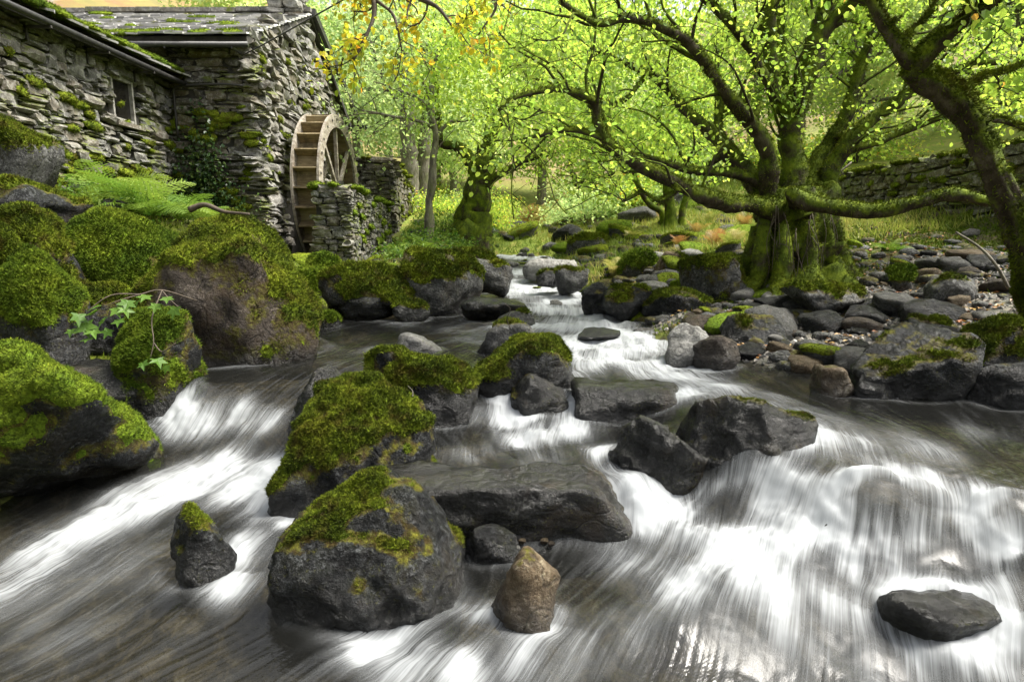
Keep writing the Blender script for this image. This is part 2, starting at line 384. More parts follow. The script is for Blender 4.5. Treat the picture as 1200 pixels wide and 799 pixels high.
# left bank
B('boulder','huge pinkish boulder draped in moss beside the left fall',(150,246,382,428),.60,'pink',.58,3,.9,.10,5,.9,10,.25,thick=.03,side=.1)
B('boulder','long mossy hump of rock joined to the huge pinkish boulder',(62,246,215,350),.95,'pink',.72,14,1.0,.12,4,.8,7,.3,yc=6.0,side=.25,mossk='moss2')
B('boulder','rounded boulder with thick green moss above the dark hollow on the left bank',(-8,288,96,402),.75,'dark',.70,25,.9,0,4,1,8,.3,yc=4.9,side=.25,mossk='moss2')
B('boulder','moss-capped boulder hung with a leafy sprig next to the left fall',(130,366,236,485),.42,'dark',.64,36,.9,0,4,1,8,.3,yc=4.75,side=.3,mossk='moss2')
B('boulder','broad wet slab with bright moss patches at the foot of the left bank',(-130,402,184,640),.05,'dark',.80,47,.75,.22,5,1,11,.25,yc=3.55,mossk='moss2',thick=.035)
B('boulder','tall mossy standing stone close under the outbuilding wall',(-60,120,58,232),2.0,'grey',.50,58,.7,.35,4,1,9,.3,yc=6.5,wetband=0)
B('boulder','bare dark slab lying beneath the mossy standing stone',(-40,210,92,262),1.75,'dark',.30,69,.9,.2,4,1,10,.3,yc=5.9,wetband=0)
B('boulder','dark mossy rock tucked beneath the bare dark slab',(-30,240,82,320),1.35,'dark',.66,70,.9,.1,4,1,8,.3,yc=5.5,wetband=0,side=.2)
B('boulder','little mossy lump on the rounded left bank boulder',(-12,262,32,312),1.30,'dark',.75,81,.9,0,3,1,7,.3,yc=5.1,wetband=0,side=.3)
B('boulder','small moss-topped stone wedged behind the rounded left bank boulder',(44,284,98,330),1.25,'dark',.6,82,.9,0,3,1,8,.3,yc=5.6,wetband=0,side=.2)
B('boulder','dim dark rock at the back of the hollow on the left bank',(70,330,180,420),.75,'dark',.35,83,.8,0,4,1,9,.3,yc=5.4,side=.2)
B('boulder','low dark wet rock at the foot of the sprig boulder',(70,430,215,520),.25,'wet',.0,84,.8,0,4,1,8,.3,yc=4.6)
# centre of the stream
B('boulder','smooth dark rock with a film of water at the right of the left fall',(335,428,438,535),.22,'wet',.0,101,.9,-.1,4,.8,6,.3)
B('boulder','large boulder with thick moss cap beside the white pool',(321,454,519,598),.12,'dark',.58,112,.75,-.15,5,.9,9,.3,mossk='moss',thick=.04,side=.15)
B('boulder','large black speckled boulder with thin moss on its crown',(306,570,556,722),.03,'dark',.24,124,.8,.12,5,1.1,5,.3,thick=.018,npl=16,hmin=.72)
B('boulder','wide wet grey boulder in the middle with water sliding over',(425,556,752,636),.06,'wet',.0,134,.30,.02,5,.8,9,.4,npl=1,hmin=.95)
B('boulder','small rough dark rock alone in the lower left pool',(193,598,280,682),.06,'dark',.12,146,.8,.5,4,1.3,5,.3,thick=.01)
B('boulder','long mossy rock forming the lip of the middle cascade',(427,407,562,470),.58,'dark',.60,156,.7,-.12,4,1,9,.5,thick=.035)
B('boulder','mossy rock with a bare wet right shoulder above the middle cascade',(545,398,684,452),.59,'dark',.46,167,.6,.16,4,1,9,.4,thick=.03)
B('boulder','pointed grey stone standing in the upper pool',(556,376,634,418),.62,'grey',.16,178,.8,.25,4,1,9,.3,thick=.01)
B('boulder','small pale dry stone in the upper pool',(462,392,520,416),.62,'pale',.0,189,.8,.05,4,.8,9,.4,cat='stone')
B('boulder','flat grey stone with olive top in the upper pool',(578,364,628,384),.66,'grey',.14,190,.8,0,4,.8,8,.4,cat='stone')
B('boulder','squat dark rock between two threads of the middle cascade',(596,438,674,488),.40,'wet',.10,201,.8,0,4,1,8,.3,thick=.01)
B('boulder','flat-topped dark slab with water pouring over its front edge',(664,450,804,492),.40,'wet',.0,212,.5,.04,4,1,12,.3,npl=5,hmin=.85)
B('boulder','grey glistening rock between the slab and the black wet boulder',(696,486,822,588),.14,'wet',.0,223,.8,.35,5,1.2,8,.3)
B('boulder','shiny black wet boulder beside the sliding water',(790,466,952,572),.28,'wet',.10,234,.8,.22,5,1,8,.35,thick=.008)
B('boulder','yellowish brown stone below the wide wet boulder',(570,648,662,734),.04,'brown',.10,250,.7,.45,4,1,7,.3,thick=.008,npl=5,hmin=.8)
B('boulder','small dark stone jammed behind the yellowish brown stone',(540,618,610,655),.06,'dark',.0,256,.8,.1,4,1,8,.3,cat='stone')
B('boulder','low black rock half sunk in the right-hand white water',(1020,698,1168,752),.05,'wet',.0,267,.6,.12,4,1,6,.8)
B('boulder','dark rock dome under the fan of falling water',(948,594,1112,664),.13,'wet',.0,278,.4,0,4,.9,7,.4,yc=2.96)
B('boulder','small flat rock awash below the mossy right bank',(676,384,726,396),.65,'dark',.0,279,.8,0,3,1,8,.4,cat='stone')
B('boulder','dark rock shedding water at the right edge of the fan',(1125,640,1230,700),.14,'wet',.0,281,.6,-.2,4,1,8,.4,yc=2.85)
# left side of the upper stream
B('boulder','big round boulder with moss cap below the wheel pier',(472,292,566,364),.72,'grey',.42,301,.8,.1,4,1,9,.3,thick=.035)
B('boulder','long low mossy boulder lying before the wheel pier',(378,308,490,366),.74,'dark',.62,312,.7,.15,4,1,9,.3,thick=.035)
B('boulder','bright mossy stone by the foot of the huge pinkish boulder',(358,296,404,330),.98,'dark',.85,323,.9,0,3,1,7,.3,mossk='moss2')
B('boulder','second bright mossy stone under the wheel',(345,314,386,352),.80,'dark',.85,334,.9,0,3,1,7,.3,mossk='moss2')
B('boulder','low mossy stone at the edge of the upper pool',(462,352,504,374),.66,'grey',.5,345,.8,0,3,1,8,.3,cat='stone')
B('boulder','mossy stone at the waterline of the huge pinkish boulder',(366,366,398,384),.64,'dark',.7,346,.8,0,3,1,8,.3,cat='stone',mossk='moss2')
B('boulder','dark low stone under the long low mossy boulder',(398,346,462,374),.66,'dark',.0,356,.8,0,3,1,8,.3,cat='stone')
B('boulder','dark ribbed rock with thin water running over it upstream',(540,349,618,374),.69,'wet',.0,367,.7,0,4,1.2,8,.3)
B('boulder','sloping grey slab behind the big round boulder',(548,302,602,340),.90,'grey',.15,378,.7,.3,4,1,10,.3)
B('boulder','mossy stone behind the sloping grey slab',(535,292,582,318),1.02,'grey',.6,379,.8,0,3,1,8,.3)
B('boulder','pale flat slab lying across the upper stream',(612,302,676,324),1.0,'pale',.0,389,.6,-.05,4,.8,12,.4)
B('boulder','boulder with orange moss on top at the head of the stream',(664,274,716,306),1.12,'grey',.45,390,.8,.1,3,1,8,.3)
B('boulder','grey boulder with moss behind the head of the stream',(668,256,728,284),1.42,'grey',.45,391,.8,0,3,1,8,.3)
B('boulder','dark stone splitting the white water upstream',(628,316,668,334),.95,'dark',.1,392,.8,0,3,1,8,.3)
# right bank
B('boulder','bright green mossy cushion boulder on the right bank',(724,294,770,332),.95,'grey',.82,401,.9,0,3,1,7,.3,mossk='moss2')
B('boulder','upright olive stone beside the mossy cushion boulder',(766,294,806,336),.93,'brown',.3,412,.7,.2,4,.8,8,.3,thick=.012)
B('boulder','humped boulder with green moss beneath the big tree',(796,298,872,368),.78,'grey',.64,423,.9,-.15,4,1,8,.3,mossk='moss')
B('boulder','dark angular rock with moss edge at the right waterside',(752,340,830,378),.72,'dark',.30,434,.8,.1,4,1,10,.3)
B('boulder','dark jagged rock next to the upright olive stone',(700,334,764,372),.74,'dark',.1,445,.8,.3,4,1.2,10,.3)
B('boulder','grey wedge of rock leaning toward the riffle',(680,330,722,366),.76,'dark',.05,456,.8,-.3,4,1.2,10,.3)
B('boulder','light grey stone upstream of the grey wedge',(650,314,690,340),.90,'grey',.1,457,.8,.1,3,1,10,.3)
B('boulder','pinkish pale boulder split in two at the water edge',(776,380,836,424),.63,'pale',.0,467,.8,.2,4,.8,9,.3)
B('boulder','right half of the split pinkish pale boulder',(810,394,868,430),.62,'pink',.0,478,.8,-.2,4,.8,9,.3)
B('boulder','flat grey ledge behind the split pale boulder',(846,370,930,414),.64,'dark',.15,489,.8,.1,4,1.2,10,.3,thick=.01)
B('boulder','big dark wedge-shaped boulder on the right bank',(998,384,1136,466),.58,'dark',.26,490,.7,-.28,5,1,9,.3,thick=.015)
B('boulder','rounded mossy boulder behind the dark wedge-shaped boulder',(1130,374,1204,446),.66,'dark',.50,501,.8,0,4,1,8,.3)
B('boulder','dark low boulder under the leaning trunk',(1140,425,1235,476),.58,'dark',.05,512,.8,0,4,1,9,.3)
B('boulder','grey blocky stone lying among the scree',(1078,322,1144,366),.98,'grey',.2,523,.8,.15,4,.9,10,.25,wetband=0)
B('boulder','rusty brown stone at the edge of the sliding water',(954,428,1004,462),.57,'brown',.05,534,.8,0,4,1,9,.3,cat='stone')
B('boulder','flat dark stone beside the rusty brown stone',(1000,440,1050,468),.56,'dark',.0,535,.8,.1,3,1,9,.3,cat='stone')
B('boulder','flat stone with moss before the big tree trunk',(922,330,1012,362),.98,'grey',.38,545,.8,-.05,4,1,10,.3,wetband=0)
B('boulder','round green moss cushion on the scree',(1044,312,1072,336),1.18,'grey',.95,556,.9,0,3,.6,6,.3,mossk='moss2',wetband=0,cat='stone')
B('boulder','mossy dark block low at the right edge',(1060,372,1110,408),.80,'dark',.35,567,.8,.1,4,1,9,.3,wetband=0)
B('boulder','mossy green mound at the foot of the humped boulder',(862,300,912,344),.98,'grey',.85,578,.9,0,3,.7,7,.3,mossk='moss',wetband=0)

B('boulder','mossy boulder on the far right margin below the leaning tree',(1290,500,1450,620),.45,'dark',.55,601,.8,.1,4,1,8,.4)
B('boulder','dark wet boulder at the right margin beside the fan of water',(1330,600,1500,760),.20,'dark',.4,602,.8,.1,4,1,8,.4)
B('boulder','low mossy boulder downstream on the right margin',(1300,760,1480,900),.0,'dark',.5,603,.8,.1,4,1,8,.4)

def footprint(box, zb, deep=.8, yc=None):
    x0, y0, x1, y1 = box; cxp = (x0+x1)/2; yf = pz(cxp, y1, zb)[1] if yc is None else yc
    a = .5*(x1-x0)/FPX*yf; Y = yf+a*deep*.75; a = .5*(x1-x0)/FPX*Y
    return cxp, a, a*deep, Y, (cxp-600)/FPX*Y/(CP-((y0+y1)/2-399.5)/FPX*SP)

# ------------------------------------------------------------------ the lie of the land and of the water
WCTL = [  # (px, py, height): still levels, lips and feet of the falls
 (225,448,.60),(265,438,.605),(300,434,.61),(340,432,.61),(375,432,.61),(420,436,.61),(470,438,.61),
 (205,522,.20),(240,524,.20),(270,526,.20),(300,527,.20),(330,530,.20),(370,535,.2),
 (150,560,.16),(60,600,.11),(330,600,.13),(200,640,.08),(100,620,.09),(0,650,.06),(0,799,0),(200,799,0),(400,799,0),(300,720,.03),(120,720,.03),(-80,720,.03),(330,690,.04),
 (480,372,.64),(430,392,.63),(390,415,.615),(500,395,.63),(560,400,.625),(640,400,.63),(700,410,.62),(770,425,.61),
 (545,448,.585),(580,447,.585),(620,446,.59),(670,442,.60),(740,446,.60),(800,452,.595),
 (575,496,.39),(605,496,.39),(640,498,.39),(690,490,.40),(740,494,.40),
 (560,530,.345),(640,520,.355),(700,545,.335),
 (480,548,.33),(540,546,.33),(600,546,.33),(660,550,.325),(700,560,.32),(735,573,.30),(760,560,.32),
 (480,630,.06),(540,640,.06),(600,642,.06),(660,640,.07),(700,628,.09),(740,618,.11),(790,590,.16),
 (850,443,.595),(950,462,.57),(1050,480,.56),(1150,478,.56),(1250,478,.56),(1350,500,.56),(900,482,.57),(830,470,.58),
 (880,520,.54),(950,530,.525),(1000,540,.52),(1060,543,.51),(1110,545,.505),(1180,535,.51),(1260,540,.51),
 (1000,556,.505),(1050,556,.495),(1090,562,.475),(960,563,.45),
 (840,590,.25),(880,598,.25),(915,622,.235),(945,642,.22),(990,655,.20),(1040,655,.20),(1090,648,.215),(1130,640,.24),
 (1150,590,.42),(1200,600,.42),(1290,610,.42),(1200,660,.28),(1160,665,.2),(1280,700,.2),
 (820,610,.21),(780,610,.16),(860,660,.16),(800,700,.10),(900,720,.085),(1000,700,.12),(1060,690,.15),(1090,770,.03),(1200,799,.0),(1200,730,.12),
 (700,700,.045),(650,799,0),(900,799,-.02),(1050,799,-.02),(560,700,.04),(500,760,.01),(760,760,.03),
 (640,370,.68),(700,380,.68),(560,362,.70),(640,340,.82),(690,355,.77),(600,322,.97),(650,320,.95),(640,303,1.1),(620,311,1.05),(590,300,1.14),(660,290,1.25),(690,283,1.35),(760,440,.605),
]
WP = np.array([pz(*c) for c in WCTL])
WP = np.vstack([WP, [(-2.2,1.2,-.03),(0,1.2,-.06),(2.2,1.2,-.06),(-3.2,.6,-.05),(3.5,1.0,.05),(4.5,2.8,.45),(4.8,4.,.56),(0,0,-.1),
                     (1.2,24,1.45),(.8,28,1.75),(-3.6,3.5,.1),(-3.3,4.6,.3),(-2.,6.8,.63),(-2.6,8,.66),(5,5.,.57)]])
WFIT = rbf_fit(WP[:, :2], WP[:, 2], .004)
def water_z(X, Y): return rbf_eval(WFIT, X, Y)

LAND = [  # (x, y, z)
 (-6.5,7.5,2.25),(-6.4,9.,2.25),(-6.4,10.5,2.15),(-6.4,12.4,2.0),(-5.2,12.3,1.75),(-4.75,12.3,1.35),(-4.6,13.4,.95),(-4.4,15,.9),(-4.4,17,1.1),
 (-3.5,12.2,1.06),(-3.0,12.4,1.05),(-2.9,15,1.25),(-3,17.5,1.7),(-6,24,3.0),(-5.5,22,2.4),
 (-3.6,10.5,1.15),(-3.0,9.2,.95),(-2.6,11,1.05),(-1.9,12.5,1.15),(-1.8,14.5,1.35),(-1.6,17,1.8),(-.9,19,1.9),(-2.5,20,2.3),
 (-3.3,6.6,1.15),(-3.1,5.6,.55),(-4.3,7.0,1.55),(-4.9,8.5,1.9),(-5,6.2,1.65),(-5.4,5,1.5),(-4.2,5.2,.95),(-4.0,4.3,.55),(-3.5,3.6,.35),(-3.9,2.8,.45),(-3.3,2.2,.15),(-5.5,3.6,1.3),(-6,2,1.3),(-4.2,1,.5),(-3.2,.2,.3),
 (-7.5,6,2.2),(-9,4,2.6),(-9,10,2.8),
 (1.35,12.5,1.2),(1.85,10,1.05),(2.15,8.6,.92),(2.1,7.4,.80),(2.1,6.6,.74),(2.1,6.0,.68),(2.6,5.6,.66),(3.1,5.2,.66),(3.9,5.2,.85),(4.8,5.8,1.05),(6,5,1.15),(6,3.4,.9),(5.6,2,.75),(4.6,1.2,.5),
 (2.6,6.6,.8),(3.4,6.4,.86),(4.4,6.8,1.0),(3.2,8.2,1.05),(3.8,8.3,1.08),(4.4,8.6,1.25),(5.4,8.4,1.35),(6.6,8,1.5),(2.4,8.4,1.0),(2.6,10,1.14),
 (4.6,10,1.55),(3.4,10.4,1.4),(2.6,12,1.3),(3.6,13,1.6),(5.5,11.5,1.72),(7.3,11,1.85),(7.3,8.8,1.6),(7.4,14,2.05),(9,9,2.3),(9,13,2.7),(6,14,2.0),(10,16,3.2),
 (1.8,15,1.55),(2.6,17,1.9),(4,17,2.2),(1.6,20,2.0),(3,22,2.6),(6,20,3.2),(.1,21.5,1.75),(0,26,2.3),(3,27,3.2),
 (-30,40,11),(-12,36,6),(-4,34,4.),(4,36,4),(16,38,7),(30,40,12),(-60,80,42),(-44,80,33),(-20,80,17),(0,80,9),(30,80,14),(60,80,30),
 (-120,150,95),(-60,150,60),(0,150,20),(60,150,42),(130,150,90),(-20,0,4.5),(20,0,4.5),(-20,18,6),(20,20,7),(-60,0,16),(60,0,16),(0,-20,-1),(-40,-20,6),(40,-20,6),
 (-200,300,130),(0,320,60),(200,300,130),(-200,-60,20),(200,-60,20),(0,-80,-3)]
LAND += [tuple(pd(*q)) for q in ((150,242,8.2),(176,250,8.0),(207,254,8.4),(112,244,8.3),(236,256,9.4),(128,232,9.2),(180,236,10.5),(90,246,7.6))]
GP = np.array(LAND, float)
BED = WP.copy(); BED[:, 2] -= .20
near = np.array([np.min(np.hypot(GP[:, 0]-b[0], GP[:, 1]-b[1])) for b in BED])
BED = BED[near > .42]
GA = np.vstack([GP, BED])
GFIT = rbf_fit(GA[:, :2], GA[:, 2], .01)
def ground_z(X, Y, detail=True):
    X = np.asarray(X, float); Y = np.asarray(Y, float)
    z = rbf_eval(GFIT, X, Y)
    if detail:
        P = np.stack([X.ravel(), Y.ravel(), np.zeros(X.size)], 1)
        far = ss(25, 90, np.hypot(X, Y)).ravel()
        n = .11*fbm(P*1.1, 5, 4)+.035*fbm(P*6, 9, 3)
        z = z+(n*(1-far)+far*4.*fbm(P*.03, 21, 5)).reshape(X.shape)
    return z
def gz(x, y): return float(ground_z(np.array([x]), np.array([y]))[0])

# ------------------------------------------------------------------ ground sheet: fine near the stream, coarse to the horizon
def graded(lo, hi, a, b, step, grow=1.16):
    c = list(np.arange(a, b+1e-6, step)); s = step
    while c[-1] < hi: s *= grow; c.append(c[-1]+s)
    s = step
    while c[0] > lo: s *= grow; c.insert(0, c[0]-s)
    return np.array(c)
gx = graded(-420, 420, -7., 8., .065); gy = graded(-90, 520, 1., 18., .07)
GX, GY = np.meshgrid(gx, gy); GZ = ground_z(GX, GY)
def grid_faces(ny, nx):
    i = np.arange(ny-1)[:, None]*nx+np.arange(nx-1)[None]
    return np.stack([i, i+1, i+nx+1, i+nx], -1).reshape(-1, 4)
def gauss_zone(X, Y, pts):
    v = np.zeros(X.shape)
    for x, y, r, a in pts: v = np.maximum(v, a*np.exp(-((X-x)**2+(Y-y)**2)/(r*r)))
    return v
GRAVEL = [(2.2,5.9,.8,1),(3.2,5.6,1.0,1),(4.2,6.2,1.2,1),(4.8,7.2,1.2,1),(3.0,6.9,.8,.9),(1.7,7.5,.7,1),(1.4,9,.7,.9),(4.6,5.2,1,.9),(5.8,8.,1.2,.8)]
LIT = [(1.9,16,3.,1),(2.8,11.5,1.6,.9),(0,26,9,1),(8,30,14,1),(-3,30,9,1),(15,25,10,1)]
gravel = gauss_zone(GX, GY, GRAVEL); lit = gauss_zone(GX, GY, LIT)
bedm = ss(.02, -.06, GZ-water_z(GX, GY))*(GY > 0)*(GY < 26)*(np.abs(GX) < 6)
me = mesh_np('ground', np.stack([GX, GY, GZ], -1).reshape(-1, 3), grid_faces(len(gy), len(gx)),
             {'gravel': gravel.ravel(), 'meadow': lit.ravel(), 'bed': bedm.ravel()})
g = G('ground_soil'); p_ = g.pos()
n1 = g.noise(1.3, p_, 6, .65); n2 = g.noise(7, p_, 5, .7); n3 = g.noise(40, p_, 4, .7)
soil = g.ramp(n2, [(.3, (.018, .013, .008)), (.55, (.055, .042, .024)), (.75, (.10, .075, .04))])
moss = g.ramp(n2, [(.3, (.035, .05, .007)), (.55, (.10, .125, .012)), (.75, (.19, .21, .025))])
c = g.mix(g.ramp(n1, [(.40, 0), (.55, 1)]), soil, moss)
grass = g.ramp(g.noise(3, p_, 6, .7), [(.3, (.10, .16, .025)), (.5, (.21, .26, .045)), (.62, (.30, .27, .08)), (.75, (.26, .15, .05))])
c = g.mix(g.ramp(g.attr('meadow'), [(.2, 0), (.6, 1)]), c, grass)
far = g.ramp(g.math('DIVIDE', g.nd('SeparateXYZ', {0: p_}).outputs[1], 100.), [(.3, 0), (.6, 1)])
fell = g.ramp(g.noise(.11, p_, 8, .7), [(.35, (.11, .10, .05)), (.5, (.20, .17, .06)), (.6, (.20, .12, .06)), (.7, (.22, .21, .19))])
c = g.mix(far, c, fell)
gcol = g.ramp(g.voro(26, p_, 'F1', 'Color'), [(.1, (.03, .03, .028)), (.5, (.10, .098, .09)), (.9, (.22, .19, .16))])
c = g.mix(g.math('MULTIPLY', g.ramp(g.math('ADD', g.attr('gravel'), g.math('MULTIPLY', g.math('SUBTRACT', n1, .5), 1.2)), [(.35, 0), (.6, 1)]), .9), c, gcol)
bcol = g.ramp(g.noise(9, g.vscale(p_, (1, .7, 1)), 5, .7, .8), [(.32, (.010, .009, .007)), (.5, (.045, .038, .026)), (.62, (.11, .09, .06)), (.75, (.22, .20, .155))])
c = g.mix(g.attr('bed'), c, bcol)
h = g.math('ADD', g.math('MULTIPLY', n2, .6), g.math('MULTIPLY', n3, .4))
M['ground'] = g.done(g.prin(col=c, rough=.95, spec=.2, nrm=g.bump(h, .9, .05)))
tag(link('ground', me, M['ground']), 'mossy stream banks, meadow and fells behind', None, None, 'structure')

# ------------------------------------------------------------------ stream: one sheet with lips, falls and drawn-out foam
wx = np.arange(-3.75, 4.75, .0135)
wy = [1.35]; st_ = .0115
while wy[-1] < 27:
    if wy[-1] > 5.2: st_ = min(st_*1.011, .16)
    wy.append(wy[-1]+st_)
wy = np.array(wy)
WX, WY = np.meshgrid(wx, wy)
cx_, cy_ = np.meshgrid(np.linspace(wx[0], wx[-1], 210), wy[::3])
WZc = water_z(cx_, cy_)
def upsample(Zc):
    A = np.stack([np.interp(wx, cx_[0], r) for r in Zc]); yi = np.interp(wy, cy_[:, 0], np.arange(len(Zc)))
    i0 = np.clip(np.floor(yi).astype(int), 0, len(Zc)-2); f = (yi-i0)[:, None]
    return A[i0]*(1-f)+A[i0+1]*f
WZ = upsample(WZc)
def blur(A, n, ax):
    k = np.hanning(2*n+3)[1:-1]; k /= k.sum()
    Ap = np.pad(A, [(n, n) if a == ax else (0, 0) for a in (0, 1)], mode='edge'); out = np.zeros_like(A)
    for i, w in enumerate(k): out += w*(Ap[i:i+A.shape[0], :] if ax == 0 else Ap[:, i:i+A.shape[1]])
    return out
WZ = blur(blur(WZ, 4, 0), 4, 1)
# flow: drawn arrows (from, to in the picture at a level), spread by inverse distance, plus the fall line
ARW = [(300,440,.61,265,500,.22),(230,450,.6,215,510,.22),(380,420,.61,310,436,.61),(480,400,.63,400,420,.61),(560,385,.64,500,395,.63),(270,540,.2,190,580,.14),(190,580,.14,90,630,.09),(90,640,.08,0,690,.05),
 (330,600,.13,290,660,.07),(290,660,.07,220,740,.02),(150,700,.03,40,770,0),(300,740,.02,180,790,0),(450,730,.03,360,790,0),(80,790,0,-40,830,0),
 (640,303,1.1,620,315,1.02),(620,315,1.02,640,340,.82),(640,340,.82,690,370,.70),(690,370,.70,720,410,.62),(660,380,.67,640,400,.63),(640,400,.63,590,440,.59),(720,410,.62,760,440,.6),
 (582,450,.58,598,490,.4),(600,495,.39,600,530,.35),(690,470,.45,690,500,.38),(640,520,.355,690,555,.32),(560,530,.345,600,545,.33),(730,573,.3,745,612,.12),
 (760,440,.6,850,465,.58),(850,460,.58,960,500,.55),(960,500,.55,1010,540,.52),(1000,490,.56,1100,530,.51),(1150,490,.56,1160,535,.51),(900,490,.57,940,540,.5),
 (940,555,.47,890,610,.25),(1000,560,.5,970,640,.22),(1060,560,.49,1070,640,.22),(1110,560,.48,1150,640,.25),(1180,560,.47,1200,650,.3),
 (850,600,.24,800,660,.14),(900,640,.2,820,720,.08),(980,680,.15,930,760,.04),(800,690,.11,700,790,.0),(1060,690,.15,1090,760,.04),(1150,680,.17,1180,780,.02),(740,640,.1,660,720,.04),(650,700,.04,590,790,0),(880,740,.06,850,799,-.02),(540,660,.05,480,730,.02)]
AP = np.array([.5*(pz(*a[:3])+pz(*a[3:]))[:2] for a in ARW]); AD = np.array([(pz(*a[3:])-pz(*a[:3]))[:2] for a in ARW])
AD /= np.linalg.norm(AD, axis=1, keepdims=True)
fx = np.zeros_like(cx_); fy = np.zeros_like(cx_); fw = np.zeros_like(cx_)
for (ax, ay), (dx, dy) in zip(AP, AD):
    w = 1/((cx_-ax)**2+(cy_-ay)**2+.02)**1.5; fx += w*dx; fy += w*dy; fw += w
FX, FY = upsample(fx/fw), upsample(fy/fw)
gyy, gxx = np.gradient(WZ, wy, wx)
slope = np.hypot(gxx, gyy)
collar = np.zeros(WX.shape); pile = np.zeros(WX.shape); DEF = []
for a_, k_ in BL:
    box, zb = a_[2], a_[3]; deep = a_[7] if len(a_) > 7 else k_.get('deep', .8)
    _, ra, rb, yc_, xc_ = footprint(box, zb, deep, k_.get('yc'))
    w_ = float(water_z(np.array([xc_]), np.array([yc_-rb]))[0])
    if abs(w_-zb) > .22 or not (-3.2 < xc_ < 4.5) or yc_ > 13: continue
    ra *= .92; rb *= .92
    j0, j1 = np.searchsorted(wy, (yc_-2.2*rb-.2, yc_+2.2*rb+.2)); i0, i1 = np.searchsorted(wx, (xc_-2.2*ra-.1, xc_+2.2*ra+.1))
    if j1-j0 < 3 or i1-i0 < 3: continue
    X_, Y_ = WX[j0:j1, i0:i1], WY[j0:j1, i0:i1]; dx, dy = X_-xc_, Y_-yc_; rr = np.sqrt((dx/ra)**2+(dy/rb)**2)
    nx, ny = dx/ra**2, dy/rb**2; nl_ = np.maximum(np.hypot(nx, ny), 1e-6); nx /= nl_; ny /= nl_
    fx_, fy_ = FX[j0:j1, i0:i1], FY[j0:j1, i0:i1]; dt = fx_*nx+fy_*ny; wgt = ss(1.8, 1.0, rr)
    rm = np.where(dt < 0, 1., .55)*dt*wgt
    FX[j0:j1, i0:i1] = fx_-rm*nx; FY[j0:j1, i0:i1] = fy_-rm*ny
    wd = .035/max(min(ra, rb), .05)
    cl = np.exp(-((rr-1.03)/(wd*1.6))**2)+.55*np.exp(-((rr-1.05)/(wd*4))**2)*np.where(dt > 0, 1., .3)
    collar[j0:j1, i0:i1] = np.maximum(collar[j0:j1, i0:i1], cl); pile[j0:j1, i0:i1] += .022*np.exp(-((rr-1)/.25)**2)*np.clip(-dt, -.3, 1)
dc = pz(1030, 600, .36); DOME = np.exp(-((WX-dc[0])/.34)**2-((WY-dc[1])/.20)**2); dc2 = pz(880, 690, .13); DOME2 = np.exp(-((WX-dc2[0])/.30)**2-((WY-dc2[1])/.22)**2)
dc3 = pz(1120, 690, .17); DOME3 = np.exp(-((WX-dc3[0])/.22)**2-((WY-dc3[1])/.15)**2); dc4 = pz(760, 740, .04); DOME4 = np.exp(-((WX-dc4[0])/.25)**2-((WY-dc4[1])/.14)**2)
WZ = WZ+pile+.085*DOME+.05*DOME2+.05*DOME3+.035*DOME4
gyy, gxx = np.gradient(WZ, wy, wx); slope = np.hypot(gxx, gyy)
k = np.clip(slope*1.2, 0, 1.2)
FX = FX-k*gxx/np.maximum(slope, .05); FY = FY-k*gyy/np.maximum(slope, .05)
ln = np.maximum(np.hypot(FX, FY), 1e-6); FX /= ln; FY /= ln
rngw = np.random.default_rng(7)
def soft_noise(n, s):
    A = rngw.normal(size=(n, n)); f = np.fft.fftfreq(n); F2 = np.exp(-2*(math.pi*s)**2*(f[:, None]**2+f[None]**2))
    A = np.fft.ifft2(np.fft.fft2(A)*F2).real; return A/A.std()
def lic(T, pitch, step, N):
    n = T.shape[0]; acc = np.zeros(WX.size); tot = 0
    for sgn in (1, -1):
        X = WX.ravel().copy(); Y = WY.ravel().copy()
        for s in range(N):
            w = .5+.5*math.cos(math.pi*s/N); tot += w
            xi = X/pitch; yi = Y/pitch; x0 = np.floor(xi).astype(int); y0 = np.floor(yi).astype(int); u = xi-x0; v = yi-y0
            acc += w*((T[y0 % n, x0 % n]*(1-u)+T[y0 % n, (x0+1) % n]*u)*(1-v)+(T[(y0+1) % n, x0 % n]*(1-u)+T[(y0+1) % n, (x0+1) % n]*u)*v)
            ii = np.clip(((X-wx[0])/.0135).astype(int), 0, len(wx)-1); jj = np.clip(np.interp(Y, wy, np.arange(len(wy))).astype(int), 0, len(wy)-1)
            X += sgn*step*FX[jj, ii]; Y += sgn*step*FY[jj, ii]
    acc = acc.reshape(WX.shape); return acc/acc.std()
S1 = lic(soft_noise(1024, 1.3), .006, .014, 24)
S2 = lic(soft_noise(512, 2.5), .016, .025, 14)
# flow coordinates (across and along the current) so that fine threads follow the water
ux = np.arange(wx[0], wx[-1], .03); uy = np.arange(wy[0], 15., .03)
ii = np.clip(np.round((ux-wx[0])/.0135).astype(int), 0, len(wx)-1); jj = np.clip(np.round(np.interp(uy, wy, np.arange(len(wy)))).astype(int), 0, len(wy)-1)
fxu, fyu = FX[np.ix_(jj, ii)], FY[np.ix_(jj, ii)]
def integrate(Gx, Gy):
    Ax = np.block([[Gx, -Gx[:, ::-1]], [Gx[::-1], -Gx[::-1, ::-1]]]); Ay = np.block([[Gy, Gy[:, ::-1]], [-Gy[::-1], -Gy[::-1, ::-1]]])
    ky = np.fft.fftfreq(Ax.shape[0], .03)[:, None]*2*math.pi; kx = np.fft.fftfreq(Ax.shape[1], .03)[None]*2*math.pi; k2 = kx**2+ky**2; k2[0, 0] = 1
    P = np.fft.ifft2(-1j*(kx*np.fft.fft2(Ax)+ky*np.fft.fft2(Ay))/k2).real; return P[:Gx.shape[0], :Gx.shape[1]]
